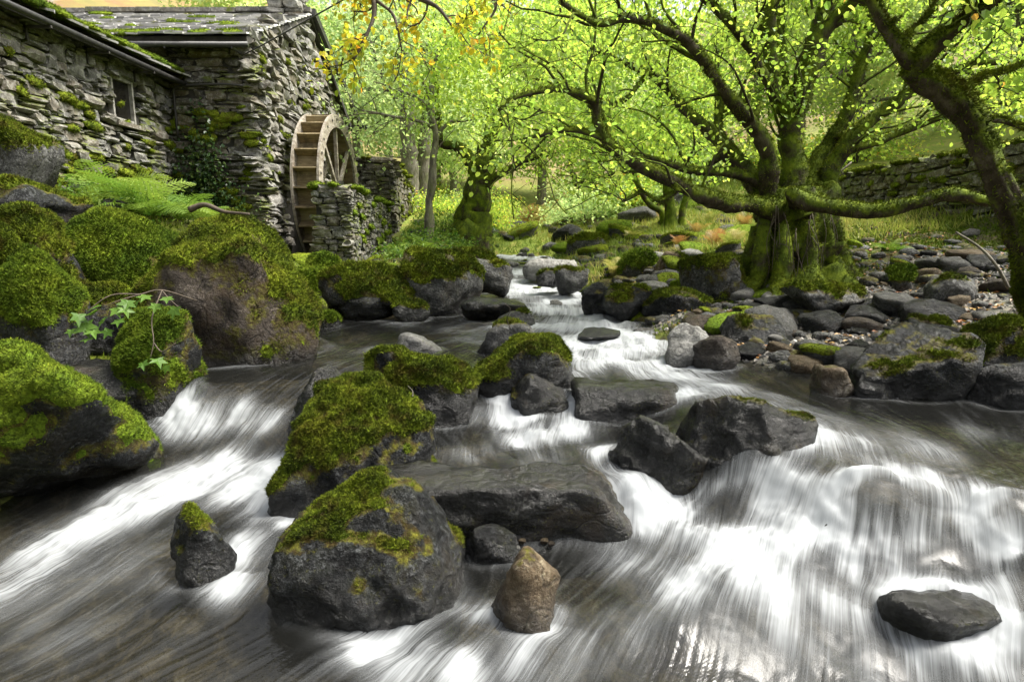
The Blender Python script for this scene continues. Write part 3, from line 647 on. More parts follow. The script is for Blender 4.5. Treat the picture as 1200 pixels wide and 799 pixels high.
def to_water(A):
    xi = np.clip((wx-ux[0])/.03, 0, len(ux)-1.001); yi = np.clip((wy-uy[0])/.03, 0, len(uy)-1.001); x0 = xi.astype(int); y0 = yi.astype(int); u = (xi-x0)[None]; v = (yi-y0)[:, None]
    return (A[np.ix_(y0, x0)]*(1-u)+A[np.ix_(y0, x0+1)]*u)*(1-v)+(A[np.ix_(y0+1, x0)]*(1-u)+A[np.ix_(y0+1, x0+1)]*u)*v
PSI, PHI = to_water(integrate(-fyu, fxu)), to_water(integrate(fxu, fyu))
FOAM = [(215,470,.5,.16,.6),(245,478,.45,.16,.62),(280,480,.42,.16,.6),(315,482,.42,.15,.5),(250,545,.18,.25,1.1),(290,560,.17,.25,1.1),(310,545,.19,.2,1.1),(210,570,.14,.25,1.0),(150,595,.11,.25,.9),(100,620,.09,.25,.75),(50,650,.07,.25,.62),(10,690,.05,.25,.5),(320,590,.13,.2,.8),(340,610,.12,.12,.7),(290,640,.08,.17,.6),(270,690,.05,.13,.45),(120,670,.05,.3,.3),(60,740,.02,.3,.22),
 (590,470,.48,.10,1.),(600,490,.4,.16,.95),(620,512,.37,.2,.85),(670,505,.38,.18,.75),(690,485,.4,.12,.9),(560,530,.35,.15,.45),(700,530,.345,.15,.4),(720,560,.31,.15,.3),(738,590,.2,.10,.75),(640,540,.33,.2,.3),
 (790,600,.17,.18,.95),(830,625,.2,.22,1.15),(760,615,.14,.16,.7),(860,650,.17,.28,1.15),(800,680,.12,.25,.95),(890,690,.13,.22,.95),(970,700,.12,.2,.7),(740,735,.05,.22,.5),(850,750,.04,.25,.42),(930,740,.06,.2,.6),(730,660,.07,.2,.5),(700,610,.1,.13,.5),
 (950,565,.45,.12,.85),(1000,556,.5,.12,.85),(1050,556,.49,.12,.75),(1090,562,.47,.12,.8),(1140,585,.42,.16,.7),(1190,610,.4,.16,.6),(1180,660,.28,.2,.55),(960,610,.3,.16,.75),(1010,620,.3,.18,.42),(1060,620,.3,.18,.32),(915,600,.27,.18,.9),(910,630,.22,.2,1.05),(1050,685,.15,.2,.9),(1000,665,.18,.14,.8),(1150,775,.03,.18,.85),(1180,740,.1,.2,.6),(1100,790,.0,.2,.6),(1000,785,.0,.25,.4),(900,790,-.01,.25,.32),(1130,690,.17,.12,.6),
 (620,785,0,.15,.45),(470,780,.0,.18,.6),(430,760,.01,.13,.5),(540,790,0,.14,.7),(560,715,.03,.1,.4),(680,770,.01,.2,.3),
 (600,390,.64,.4,.45),(660,395,.63,.4,.65),(700,420,.615,.35,.7),(760,430,.61,.35,.72),(800,440,.6,.3,.62),(835,455,.59,.3,.55),(560,398,.63,.35,.35),(880,480,.57,.25,.42),(930,505,.55,.25,.4),(1000,520,.53,.2,.42),(1090,530,.52,.2,.38),(620,340,.83,.5,.8),(670,345,.8,.5,.95),(640,362,.72,.4,.8),(700,380,.69,.4,.95),(735,398,.64,.4,.9),(680,405,.63,.35,.8),(650,330,.88,.5,.95),(640,415,.62,.3,.45),(640,303,1.1,1.1,.9),(660,290,1.25,1.3,.9),(600,300,1.14,.9,.9),(605,318,.99,.8,.9),(630,335,.85,.6,1.),(655,350,.79,.5,1.),(690,365,.73,.45,1.),(660,378,.68,.4,.9),(710,390,.66,.45,.9),(750,405,.63,.4,.8),(720,415,.62,.35,.65),(690,430,.605,.3,.5),(770,432,.607,.3,.6),(600,375,.67,.3,.35),(540,385,.65,.35,.3),(470,380,.64,.3,.25),(820,450,.59,.3,.42),(900,470,.575,.25,.32),(960,495,.55,.3,.3),(1060,515,.53,.25,.28),(1150,510,.53,.2,.2),(430,412,.615,.3,.2),(1020,540,.52,.2,.4)]
fo = np.zeros(WX.shape); fmx = np.zeros(WX.shape)
for (a, b, z, r, am) in FOAM:
    if a > 690 and b > 545: am *= .70 if b < 700 else .52; r *= .88
    c = pz(a, b, z); q = ((WX-c[0])**2+((WY-c[1])/1.1)**2)/(r*r)
    e_ = np.exp(-q); fo = 1-(1-fo)*(1-np.clip(am, 0, .95)*e_); fmx = np.maximum(fmx, am*e_)
fo = .4*fo+.6*fmx
fo = fo+collar*(.16+.35*np.clip(fo*1.5, 0, 1))*(WY < 13)
fo = fo+.22*ss(.45, 1.3, slope)
turb = fbm(np.stack([WX.ravel()*3.6, WY.ravel()*3.6, WZ.ravel()*3], 1), 3, 4).reshape(WX.shape)
amp = .3+.5*ss(.1, .9, fo)
near_ = ss(16, 6, WY)
WZ2 = WZ+near_*.0007*(1-.9*ss(.02, .25, fo))*ss(2.2, 2.9, WY-.55*WX)*S2+(.012+.08*np.clip(fo, 0, 1))*turb*ss(.1, .5, fo+.25)
foam = ss(.02, 1.12, fo+.12*turb*np.clip(fo*2, 0, 1)+.05*S2*np.clip(.4+fo, 0, 1))*np.clip(1+.10*S1+.07*S2, .25, 1.6)+.012*np.clip(S1+.6*S2, 0, 3)
foam = np.clip(foam*(1-.78*np.exp(-((WX-dc[0])/.24)**2-((WY-dc[1]+.08)/.13)**2)*(.8+.25*S1)), 0, 1)
WF = grid_faces(len(wy), len(wx))
gzw = ground_z(WX[::4, ::4], WY[::4, ::4], False)
gfull = np.repeat(np.repeat(gzw, 4, 0), 4, 1)[:len(wy), :len(wx)]
ok = (WZ2 > gfull-.22) & ~((WX < -2.9-.0*WY) & (WY > 5.6)) & (np.abs(WX) < 1.1*WY+1.9)
okr = ok.ravel(); WF = WF[okr[WF].all(1)]
used = np.zeros(WX.size, bool); used[WF.ravel()] = True; remap = np.cumsum(used)-1
WV = np.stack([WX, WY, WZ2], -1).reshape(-1, 3)[used]
me = mesh_np('stream', WV, remap[WF], {'foam': foam.ravel()[used], 'streak': (S1*.5+.5).ravel()[used], 'fast': ss(.06, .4, fo).ravel()[used], 'across': PSI.ravel()[used], 'along': PHI.ravel()[used]})
g = G('stream_water'); p_ = g.pos(); f = g.attr('foam')
cw, al = g.attr('across'), g.attr('along')
def thread(a, b, d=3): return g.noise(1., g.nd('CombineXYZ', {0: g.math('MULTIPLY', cw, a), 1: g.math('MULTIPLY', al, b), 2: 0.}).outputs[0], d, .6)
hair = g.math('ADD', g.math('MULTIPLY', thread(95., 2.2), .6), g.math('MULTIPLY', thread(34., 1.3), .4))
win = g.math('ADD', g.math('MULTIPLY', g.math('MULTIPLY', f, g.math('SUBTRACT', 1.06, f)), 3.6), .02)
f = g.nd('Clamp', {0: g.math('ADD', f, g.math('MULTIPLY', g.math('SUBTRACT', hair, .5), g.math('MULTIPLY', win, 1.35)))}).outputs[0]
fres = g.nd('LayerWeight', {'Blend': .28}).outputs['Fresnel']
bmp = g.bump(g.math('ADD', g.math('ADD', g.math('MULTIPLY', g.attr('streak'), .38), g.math('MULTIPLY', hair, .35)), g.math('MULTIPLY', g.noise(14, p_, 3, .6), .8)), g.math('SUBTRACT', .34, g.math('MULTIPLY', g.attr('fast'), .33)), .02)
clear = g.nd('BsdfTransparent', {'Color': (.52, .52, .46)}).outputs[0]
gl = g.nd('BsdfGlossy', {'Color': (1, 1, 1), 'Roughness': g.math('ADD', .12, g.math('MULTIPLY', g.attr('fast'), .33)), 'Normal': bmp}).outputs[0]
body = g.nd('BsdfDiffuse', {'Color': (.035, .036, .033)}).outputs[0]
w0 = g.nd('MixShader', {0: .14, 1: clear, 2: body}).outputs[0]
w1 = g.nd('MixShader', {0: g.math('MULTIPLY', g.math('ADD', g.math('MULTIPLY', fres, .66), .015), g.math('SUBTRACT', 1., g.math('MULTIPLY', g.attr('fast'), .88))), 1: w0, 2: gl}).outputs[0]
fd = g.nd('BsdfDiffuse', {'Color': (.50, .525, .54)}).outputs[0]
ft = g.nd('BsdfTranslucent', {'Color': (.45, .475, .49)}).outputs[0]
fs = g.nd('MixShader', {0: .3, 1: fd, 2: ft}).outputs[0]
M['water'] = g.done(g.nd('MixShader', {0: g.ramp(f, [(.0, 0), (.3, .22), (.65, .66), (1, 1)]), 1: w1, 2: fs}).outputs[0])
tag(link('stream', me, M['water']), 'stream tumbling over rocks in silky white falls', None, None, 'structure')

# ------------------------------------------------------------------ dry-stone walling: every stone is a piece of its own
def stone_pool(n, seed):
    pool = []; rng = np.random.default_rng(seed)
    for k in range(n):
        bm = bmesh.new(); bmesh.ops.create_cube(bm, size=1.0); bmesh.ops.subdivide_edges(bm, edges=bm.edges[:], cuts=2, use_grid_fill=True)
        V = np.array([v.co[:] for v in bm.verts])*2
        r = (np.abs(V)**11).sum(1)**(1/11); V = V/r[:, None]*(.93+.0*r[:, None])
        V = V+.34*np.stack([vnoise(V*1.1+9*k, 3*k+j) for j in range(3)], 1)+.10*np.stack([vnoise(V*3+k, 5*k+j+40) for j in range(3)], 1)
        V = (V-(V.max(0)+V.min(0))/2)/(V.max(0)-V.min(0))
        for v, c in zip(bm.verts, V): v.co = c
        me = bpy.data.meshes.new('stone'); bm.to_mesh(me); bm.free()
        PGEO[me.name] = (np.array([v.co[:] for v in me.vertices]), np.array([list(f.vertices) for f in me.polygons])); pool.append(me)
    return pool
POOLS = {}; PGEO = {}
def lay_stones(parent, ploc, O, U, N, L, bottom, top, wr, hr, mat, seed, skip=None, proud=.03, thick=.3, limit=300, name='stone', wav=.05, jit=1.):
    """courses of rubble; the stones that show largest become parts, any past the limit are joined"""
    rng = np.random.default_rng(seed); O = np.asarray(O, float); U = np.asarray(U, float); N = np.asarray(N, float); Z = np.array((0, 0, 1.))
    if mat not in POOLS:
        POOLS[mat] = stone_pool(16, 100+len(POOLS))
        for me in POOLS[mat]: me.materials.append(M[mat])
    pool = POOLS[mat]; specs = []
    us = np.linspace(0, L, 20); v = min(bottom(u) for u in us); vmax = max(top(u) for u in us); course = 0
    while v < vmax:
        h = rng.uniform(*hr); u = -rng.uniform(0, wr[0])
        while u < L:
            w = rng.uniform(*wr)*(1.3 if rng.random() < .15 else 1); hh = h*rng.uniform(.9, 1.15)
            uc = u+w/2; vc = v+h/2+wav*math.sin(uc*1.7+course*.35)+rng.normal(0, .010); u += w
            if uc > L-.05 or uc < .02 or vc < bottom(uc) or vc > top(uc)-.3*h: continue
            if skip and skip(uc, vc, w, hh): continue
            nst = 1 if rng.random() > .25 else 2         # now and then two thin stones instead of one
            for q in range(nst):
                hq = hh/nst; zc = vc+(q-(nst-1)/2)*hq
                p = O+U*uc+N*(rng.normal(0, proud*.5)-thick/2+proud)+Z*zc
                a = rng.normal(0, .05*jit); Uq = U*math.cos(a)+Z*math.sin(a); Zq = np.cross(Uq, N)*(1 if np.cross(U, N)[2] > 0 else -1)
                b_ = rng.normal(0, .07*jit); Nq = N*math.cos(b_)+Uq*math.sin(b_); Uq = Uq*math.cos(b_)-N*math.sin(b_)
                R = Matrix((Uq, Nq, Zq)).transposed()
                if R.determinant() < 0: R = Matrix((-Uq, Nq, Zq)).transposed()
                specs.append((w*hq/(p@p), p, R, (w*1.10, thick, hq*1.18), rng.integers(len(pool))))
        v += h; course += 1
    specs.sort(key=lambda t: -t[0]); rest = MB()
    for i, (_, p, R, sc, k) in enumerate(specs):
        if i < limit:
            o = bpy.data.objects.new(name, pool[k]); COL.objects.link(o); o.parent = parent
            o.location = p-np.asarray(ploc); o.rotation_euler = R.to_euler(); o.scale = sc
        else:
            V, F = PGEO[pool[k].name]; rest.add((V*np.array(sc))@np.array(R).T+p, F)
    if rest.n:
        V = np.concatenate(rest.V)-np.asarray(ploc, float); me = mesh_np('small_stones', V, np.concatenate(rest.F), None, False); tag(link('small_stones', me, M[mat], parent), kind='stuff')
    return len(specs)
def scatter_on(V, F, n, rng, weight=None):
    a, b, c = V[F[:, 0]], V[F[:, 1]], V[F[:, 2]]
    cr = np.cross(b-a, c-a); ar = np.linalg.norm(cr, axis=1)*.5
    w = ar if weight is None else ar*weight
    if w.sum() <= 0: return np.zeros((0, 3)), np.zeros((0, 3)), np.zeros(0, int)
    i = rng.choice(len(F), n, p=w/w.sum()); r1 = np.sqrt(rng.random(n)); r2 = rng.random(n)
    P = (1-r1)[:, None]*a[i]+(r1*(1-r2))[:, None]*b[i]+(r1*r2)[:, None]*c[i]
    N = cr[i]/np.maximum(np.linalg.norm(cr[i], axis=1, keepdims=True), 1e-12)
    return P, N, i
def moss_pads(name, pads, parent, ploc, rng, mat='moss', dens=9000, L=.03, W=.009):
    """soft cushions: (centre, normal, radii u/v/thickness)"""
    Vs = []; Fs = []; Ts = []; n0 = 0
    for c, N, r in pads:
        c = np.asarray(c, float); N = np.asarray(N, float)/np.linalg.norm(N)
        u = np.cross(N, (0, 0, 1.)) if abs(N[2]) < .9 else np.cross(N, (0, 1., 0)); u /= np.linalg.norm(u); v = np.cross(N, u)
        D, Fi = ICO[2]
        V = D*np.array(r); V = V*(1+.35*fbm(D*1.6+c*3, 4, 3))[:, None]
        V = c+V[:, :1]*u+V[:, 1:2]*v+V[:, 2:]*N
        nb = int(dens*4*r[0]*r[1])
        P, Nn, _ = scatter_on(V, Fi, max(nb, 12), rng)
        bv, bf, bt = blades(P, Nn, L, W, rng)
        for a, b, t in ((V, Fi, np.full(len(V), .45)), (bv, bf, bt)):
            Vs.append(a); Fs.append(b+n0); Ts.append(t); n0 += len(a)
    me = mesh_np(name, np.concatenate(Vs)-np.asarray(ploc, float), np.concatenate(Fs), {'tint': np.concatenate(Ts)})
    return tag(link(name, me, M[mat], parent), kind='stuff')
ICO = {}
for s_ in (2, 3, 4, 5):
    bm = bmesh.new(); bmesh.ops.create_icosphere(bm, subdivisions=s_, radius=1); bm.verts.ensure_lookup_table()
    ICO[s_] = (np.array([v.co[:] for v in bm.verts]), np.array([[v.index for v in f.verts] for f in bm.faces])); bm.free()
RNG = np.random.default_rng(11)

# ------------------------------------------------------------------ the mill: front wall, gable, roof
ML = (-4.8, 12.4, 1.3); GT = -.07
mill = empty('stone_mill', ML, 'old stone watermill with slate roof and gable beside the wheel', 'building')
def gxp(y): return -4.8+GT*(y-12.4)
prof = [(12.45, .6), (12.45, 5.28), (16.8, 6.98), (21.0, 5.28), (21.0, .6)]
V = []
for x0 in (0, -9.):
    for y, z in prof: V.append((gxp(y)+x0-.06, y, z))
F = [(0, 1, 2, 2), (0, 2, 4, 4), (2, 3, 4, 4)]
F += [(i+5, j+5, k+5, l+5) for i, j, k, l in F]
F += [(i, (i+1) % 5, (i+1) % 5+5, i+5) for i in range(5)]
mb = MB(); mb.add(V, F); gable = mb.build('gable_wall', M['mortar'], mill, off=ML)
mb = MB(); mb.box((-6.4, 12.47, 3.3), (1.6, .05, 1.98)); front = mb.build('front_wall', M['mortar'], mill, off=ML)
lay_stones(front, ML, (-6.9, 12.4, 0), (1, 0, 0), (0, -1, 0), 2.16, lambda u: 1.5, lambda u: 5.32, (.22, .6), (.08, .2), 'wallstone_dark', 21, limit=200, proud=.06)  # darker stone than the gable: shade of this side put into the colour
Ug = np.array((GT, 1, 0))/math.hypot(GT, 1); Ng = np.array((1, -GT, 0))/math.hypot(GT, 1)
lay_stones(gable, ML, (-4.8, 12.36, 0), Ug, Ng, 8.5, lambda u: 1.3 if u < 1.6 else 2.6, lambda u: 5.45+.40*(u if u < 4.4 else 8.8-u), (.4, .95), (.11, .26), 'wallstone_pale', 22, limit=300, proud=.07, thick=.35)  # paler stone than the front: the gable's light put into the colour
# big quoins where the two walls meet
rq = np.random.default_rng(5); z = 1.4
POOLS['q'] = POOLS['wallstone_pale']
while z < 5.1:
    h = rq.uniform(.10, .26); o = bpy.data.objects.new('quoin', POOLS['q'][rq.integers(14)]); COL.objects.link(o); o.parent = gable
    w = rq.uniform(.3, .6); d = rq.uniform(.4, .75)
    o.location = np.array((-4.74-w/2+rq.normal(0, .02), 12.33+d/2+rq.normal(0, .02), z+h/2))-np.array(ML); o.scale = (w, d, h*1.06); o.rotation_euler = (rq.normal(0, .03), rq.normal(0, .03), rq.normal(0, .06)); z += h
# roof
def roof_slope(name, e0, e1, r0, r1, parent, ploc, rows, wr, seed, thick=.03):
    """slates laid in rows from the eave (e0..e1) to the ridge (r0..r1)"""
    rng = np.random.default_rng(seed); Vs = []; Ts = []; e0, e1, r0, r1 = [np.asarray(q, float) for q in (e0, e1, r0, r1)]
    L = np.linalg.norm(e1-e0); nrm = np.cross(e1-e0, r0-e0); nrm /= np.linalg.norm(nrm); nrm *= np.sign(nrm[2])
    for k in range(rows):
        t0 = k/rows-.012; t1 = (k+1.25)/rows; u = -rng.uniform(0, .2)
        while u < L:
            w = rng.uniform(*wr); a = max(u, 0)/L; b = min(u+w*.97, L)/L; u += w
            if b <= a: continue
            j = rng.normal(0, .008, 4); lift = rng.uniform(.0, .02)
            pt = lambda s, t: (e0*(1-s)+e1*s)*(1-t)+(r0*(1-s)+r1*s)*t
            q = [pt(a, t0+j[0])+nrm*(.05+lift), pt(b, t0+j[1])+nrm*(.05+lift), pt(b, min(t1, 1.))+nrm*.012, pt(a, min(t1, 1.))+nrm*.012]
            Vs += q+[p-nrm*thick for p in q]; Ts += [rng.random()]*8
    V = np.array(Vs)-np.asarray(ploc, float); n = len(V)//8; b = np.arange(n)[:, None]*8
    F = np.concatenate([b+np.array(f) for f in ((0, 1, 2, 3), (0, 4, 5, 1), (1, 5, 6, 2), (3, 7, 4, 0))])
    return tag(link(name, mesh_np(name, V, F, {'tint': np.array(Ts)}, False), M['slate'], parent), kind='stuff')
mb = MB()
mb.add([(-4.78, 12.05, 5.10), (-14, 12.05, 5.10), (-14.3, 16.8, 6.97), (-5.05, 16.8, 6.97), (-4.78, 12.05, 5.24), (-14, 12.05, 5.24), (-14.3, 16.8, 7.11), (-5.05, 16.8, 7.11)],
       [(0, 1, 2, 3), (4, 7, 6, 5), (0, 4, 5, 1), (1, 5, 6, 2), (2, 6, 7, 3), (3, 7, 4, 0)])
mb.add([(-5.0, 16.8, 6.97), (-14, 16.8, 6.97), (-14, 21.4, 5.0), (-5.25, 21.4, 5.0), (-5.0, 16.8, 7.13), (-14, 16.8, 7.13), (-14, 21.4, 5.2), (-5.25, 21.4, 5.2)],
       [(0, 1, 2, 3), (4, 7, 6, 5), (0, 4, 5, 1), (1, 5, 6, 2), (2, 6, 7, 3), (3, 7, 4, 0)])
roof = mb.build('roof', M['mortar'], mill, off=ML)
roof_slope('slates', (-14, 12.0, 5.24), (-4.74, 12.0, 5.24), (-14, 16.8, 7.10), (-5.0, 16.8, 7.10), roof, ML, 17, (.22, .48), 3)
mb = MB()
for k in range(14):
    x = -5.3-k*.62; mb.box((x, 16.8, 7.19+RNG.normal(0, .01)), (.3, .13, .05))
mb.build('ridge_stones', M['wallstone_pale'], roof, off=ML)
mb = MB(); mb.box((-4.96, 19.15, 6.16), (.05, 2.55, .09), Matrix.Rotation(-.41, 3, 'X')); mb.build('verge_board', M['gutter'], roof, off=ML)
Vt, Ft = tube([(-14, 11.93, 5.10), (-4.72, 11.93, 5.07)], [.05, .05], 10); gut = link('gutter', mesh_mixed('gutter', Vt-np.array(ML), Ft), M['gutter'], roof)
for x in (-9., -7.6, -6.2, -5.0):
    mb = MB(); mb.box((x, 12.1, 5.02), (.015, .2, .02)); mb.build('gutter_bracket', M['gutter'], gut, off=ML)
mb = MB(); mb.box((-4.95, 21.35, 5.12), (.35, .06, .05)); mb.build('gutter_end', M['gutter'], roof, off=ML)
pads = []
for k in range(46):
    x = RNG.uniform(-13, -4.9); t = RNG.choice([RNG.uniform(0, .08), RNG.random()], p=[.6, .4])
    pads.append(((x, 12.05+4.7*t, 5.30+1.86*t), (0, -.45, 1), (RNG.uniform(.08, .4), RNG.uniform(.05, .12), .04)))
moss_pads('roof_moss', pads, roof, ML, RNG, 'moss2', 2500, .035, .015)
# chimney stub of rough stones at the gable head
chim = MB(); chim.box((-5.55, 16.8, 7.6), (.3, .38, .7)); chim = chim.build('chimney', M['mortar'], roof, off=ML)
for (o_, u_, n_, l_) in (((-5.92, 16.36, 0), (1, 0, 0), (0, -1, 0), .8), ((-5.18, 16.4, 0), (0, 1, 0), (1, 0, 0), .85)):
    lay_stones(chim, ML, o_, u_, n_, l_, lambda u: 6.9, lambda u: 8.4, (.25, .45), (.12, .22), 'wallstone_pale', 31, limit=40, thick=.22)
# pieces of old pipe and brackets on the front wall
Vt, Ft = tube(catmull([(-6.3, 12.3, 3.5), (-6.3, 12.28, 4.2), (-6.2, 12.25, 4.42), (-5.4, 12.25, 4.47), (-5.0, 12.28, 4.45)], 4), np.full(17, .022), 6)
link('pipe', mesh_mixed('pipe', Vt-np.array(ML), Ft), M['iron'], mill)
# moss and ivy on the corner
pads = []
for k in range(70):
    if k % 2: p = (RNG.uniform(-6.4, -4.9), 12.33, RNG.choice([RNG.uniform(3.2, 4.2), RNG.uniform(1.6, 3.0)])); N = (0, -1, .5)
    else:
        y = RNG.uniform(12.5, 19); p = (gxp(y)+.03, y, RNG.uniform(2.6, 5.6)); N = (1, 0, .5)
    pads.append((p, N, (RNG.uniform(.06, .25), RNG.uniform(.03, .10), .05)))
moss_pads('wall_moss', pads, mill, ML, RNG, 'moss', 5000, .035, .012)
n = 2600; zz = np.abs(RNG.normal(0, 1, n)); P = np.stack([-5.85+RNG.normal(0, .32, n)*(1.25-zz*.3), 12.24-RNG.random(n)*.12, 1.7+zz*.85], 1); P = P[P[:, 2] < 4.3]
V, F = leaf_quads(P, RNG.normal(size=P.shape)+np.array((0, -.8, -.8)), .075, RNG, .8, .1)
ivy = link('ivy_plant', mesh_np('ivy', V-np.array((-5.85, 12.2, 1.75)), F, {'tint': np.repeat(RNG.random(len(P)), 4)}, False), M['ivy'], None, (-5.85, 12.2, 1.75))
tag(ivy, 'dark green ivy climbing the damp inner corner of the mill', 'ivy')
# overhead wire
Vt, Ft = tube(catmull([(-4.95, 12.2, 4.95), (-4.1, 11.3, 4.95), tuple(pd(417, -8, 9.0))], 6), np.full(13, .012), 5)
tag(link('overhead_wire', mesh_mixed('overhead_wire', Vt, Ft), M['gutter']), 'thin black wire running up from the mill corner', 'wire')

# ------------------------------------------------------------------ low outbuilding on the left, with a window and mossy eave
LL = (-6.45, 9., 2.2)
lean = empty('stone_outbuilding', LL, 'low stone outbuilding with mossy eave, gutter and small window', 'building')
mb = MB(); mb.box((-8.5, 8.6, 2.9), (1.96, 3.8, 1.68)); lw = mb.build('side_wall', M['mortar'], lean, off=LL)
lay_stones(lw, LL, (-6.45, 12.38, 0), (0, -1, 0), (1, 0, 0), 5.2, lambda u: 2.1, lambda u: 4.64, (.17, .46), (.07, .19), 'wallstone', 24, limit=300, proud=.05, thick=.22,
           skip=lambda u, v, w, h: abs(u-(12.38-10.95)) < .30+w*.35 and abs(v-3.93) < .33+h*.3)
win = MB(); y0, y1, z0, z1 = 10.67, 11.23, 3.60, 4.27; X = -6.50
for c, h in (((X, y0, 3.935), (.04, .022, .37)), ((X, y1, 3.935), (.04, .022, .37)), ((X, 10.95, z1), (.038, .25, .035)), ((X, 10.95, z0), (.038, .25, .03))): win.box(c, h)
window = win.build('window', M['frame'], lean, off=LL)
for yy in (10.95,):
    mb = MB(); mb.box((X-.022, yy, 3.935), (.006, .25, .31)); mb.build('pane', M['glass'], window, off=LL)
mb = MB(); mb.box((X+.05, 10.95, z0-.075), (.10, .38, .035)); mb.build('sill', M['wallstone'], window, off=LL)
mb = MB(); mb.box((X+.03, 10.95, z1+.10), (.07, .42, .055)); mb.build('lintel', M['wallstone'], window, off=LL)
e = [(-6.2, 12.42, 4.62), (-6.2, 4.8, 4.62), (-12.3, 4.8, 6.55), (-12.3, 12.42, 6.55)]
mb = MB(); mb.add([(x, y, z-.04) for x, y, z in e]+[(x, y, z-.14) for x, y, z in e], [(0, 1, 2, 3), (4, 7, 6, 5), (0, 4, 5, 1), (1, 5, 6, 2), (2, 6, 7, 3), (3, 7, 4, 0)])
lroof = mb.build('roof', M['mortar'], lean, off=LL)
roof_slope('slates', (-6.15, 4.8, 4.62), (-6.15, 12.42, 4.62), (-12.3, 4.8, 6.56), (-12.3, 12.42, 6.56), lroof, LL, 18, (.25, .5), 8)
Vt, Ft = tube([(-6.07, 4.8, 4.50), (-6.07, 12.3, 4.47)], [.045, .045], 10); gut = link('gutter', mesh_mixed('gutter', Vt-np.array(LL), Ft), M['gutter'], lroof)
for y in (7.6, 8.8, 10.0, 11.2):
    mb = MB(); mb.box((-6.22, y, 4.43), (.18, .015, .018)); mb.box((-6.38, y, 4.36), (.012, .015, .09)); mb.build('gutter_bracket', M['iron'], gut, off=LL)
pads = []
for k in range(150):
    t = RNG.random()**2*.12; pads.append(((-6.12-6*t, RNG.uniform(5, 12.4), 4.70+1.9*t), (.3, 0, 1), (RNG.uniform(.05, .12), RNG.uniform(.1, .3), RNG.uniform(.03, .07))))
moss_pads('roof_moss', pads, lroof, LL, RNG, 'moss2', 3500, .035, .013)
pads = []
for k in range(120):
    y = RNG.uniform(6.5, 12.3); z = RNG.choice([RNG.uniform(2.1, 3.0), RNG.uniform(2.3, 4.3)], p=[.7, .3])
    pads.append(((-6.42, y, z), (1, 0, .7), (RNG.uniform(.06, .26), RNG.uniform(.03, .11), RNG.uniform(.03, .06))))
moss_pads('wall_moss', pads, lean, LL, RNG, 'moss', 5000, .04, .012)

# ------------------------------------------------------------------ waterwheel
WC = np.array((-4.28, 15., 2.68)); RW = 1.72; HW = .275
wheel = empty('waterwheel', WC, 'wooden overshot waterwheel with bucket boards standing by the gable', 'waterwheel')
def ring_sector(r0, r1, a0, a1, x0, x1, n):
    mb = MB(); a = np.linspace(a0, a1, n+1); V = []
    for t in a:
        for r in (r0, r1):
            for x in (x0, x1): V.append((x, r*math.cos(t), r*math.sin(t)))
    F = []
    for i in range(n):
        b = i*4; c = b+4
        F += [(b, b+1, c+1, c), (b+2, c+2, c+3, b+3), (b, c, c+2, b+2), (b+1, b+3, c+3, c+1)]
    F += [(0, 2, 3, 1), (n*4, n*4+1, n*4+3, n*4+2)]
    mb.add(V, F); return mb
for sx in (-1, 1):
    for k in range(8):
        a0 = k*math.pi/4+.2
        seg = ring_sector(1.43, RW, a0+.004, a0+math.pi/4-.004, sx*HW-.025, sx*HW+.025, 8).build('rim_segment', M['woodpale'], wheel)
        if sx > 0:
            for q in (.12, .4, .68):
                t = a0+q; mb = MB(); mb.box((HW+.03, 1.6*math.cos(t), 1.6*math.sin(t)), (.012, .022, .022)); mb.build('bolt', M['iron'], seg)
    for k in range(8):
        t = k*math.pi/4+math.pi/2; d = np.array((0, math.cos(t), math.sin(t)))
        mb = MB(); mb.box(d*.80+np.array((sx*(HW-.06), 0, 0)), (.035, .68, .045), np.array(((1, 0, 0), (0, d[1], -d[2]), (0, d[2], d[1])))); mb.build('spoke', M['woodpale'], wheel)
NB = 26
for k in range(NB):
    t = 2*math.pi*k/NB; a = 2*math.pi/NB
    ring_sector(1.44, 1.465, t+.004, t+a-.004, -HW+.026, HW-.026, 1).build('sole_board', M['woodtan'], wheel)
    d = np.array((0, math.cos(t), math.sin(t))); tn = np.array((0, -math.sin(t), math.cos(t)))
    mb = MB(); mb.box(d*1.59, (HW-.027, .118, .014), np.array(((1, 0, 0), (0, d[1], tn[1]), (0, d[2], tn[2])))); mb.build('bucket_board', M['woodtan'], wheel)
Vt, Ft = tube([(-.95, 0, 0), (.95, 0, 0)], [.11, .11], 14); link('axle', mesh_mixed('axle', Vt, Ft), M['iron'], wheel)
for sx in (-1, 1):
    Vt, Ft = tube([(sx*HW-.08, 0, 0), (sx*HW+.06, 0, 0)], [.26, .26], 16); link('hub', mesh_mixed('hub', Vt, Ft, None, False), M['iron'], wheel)

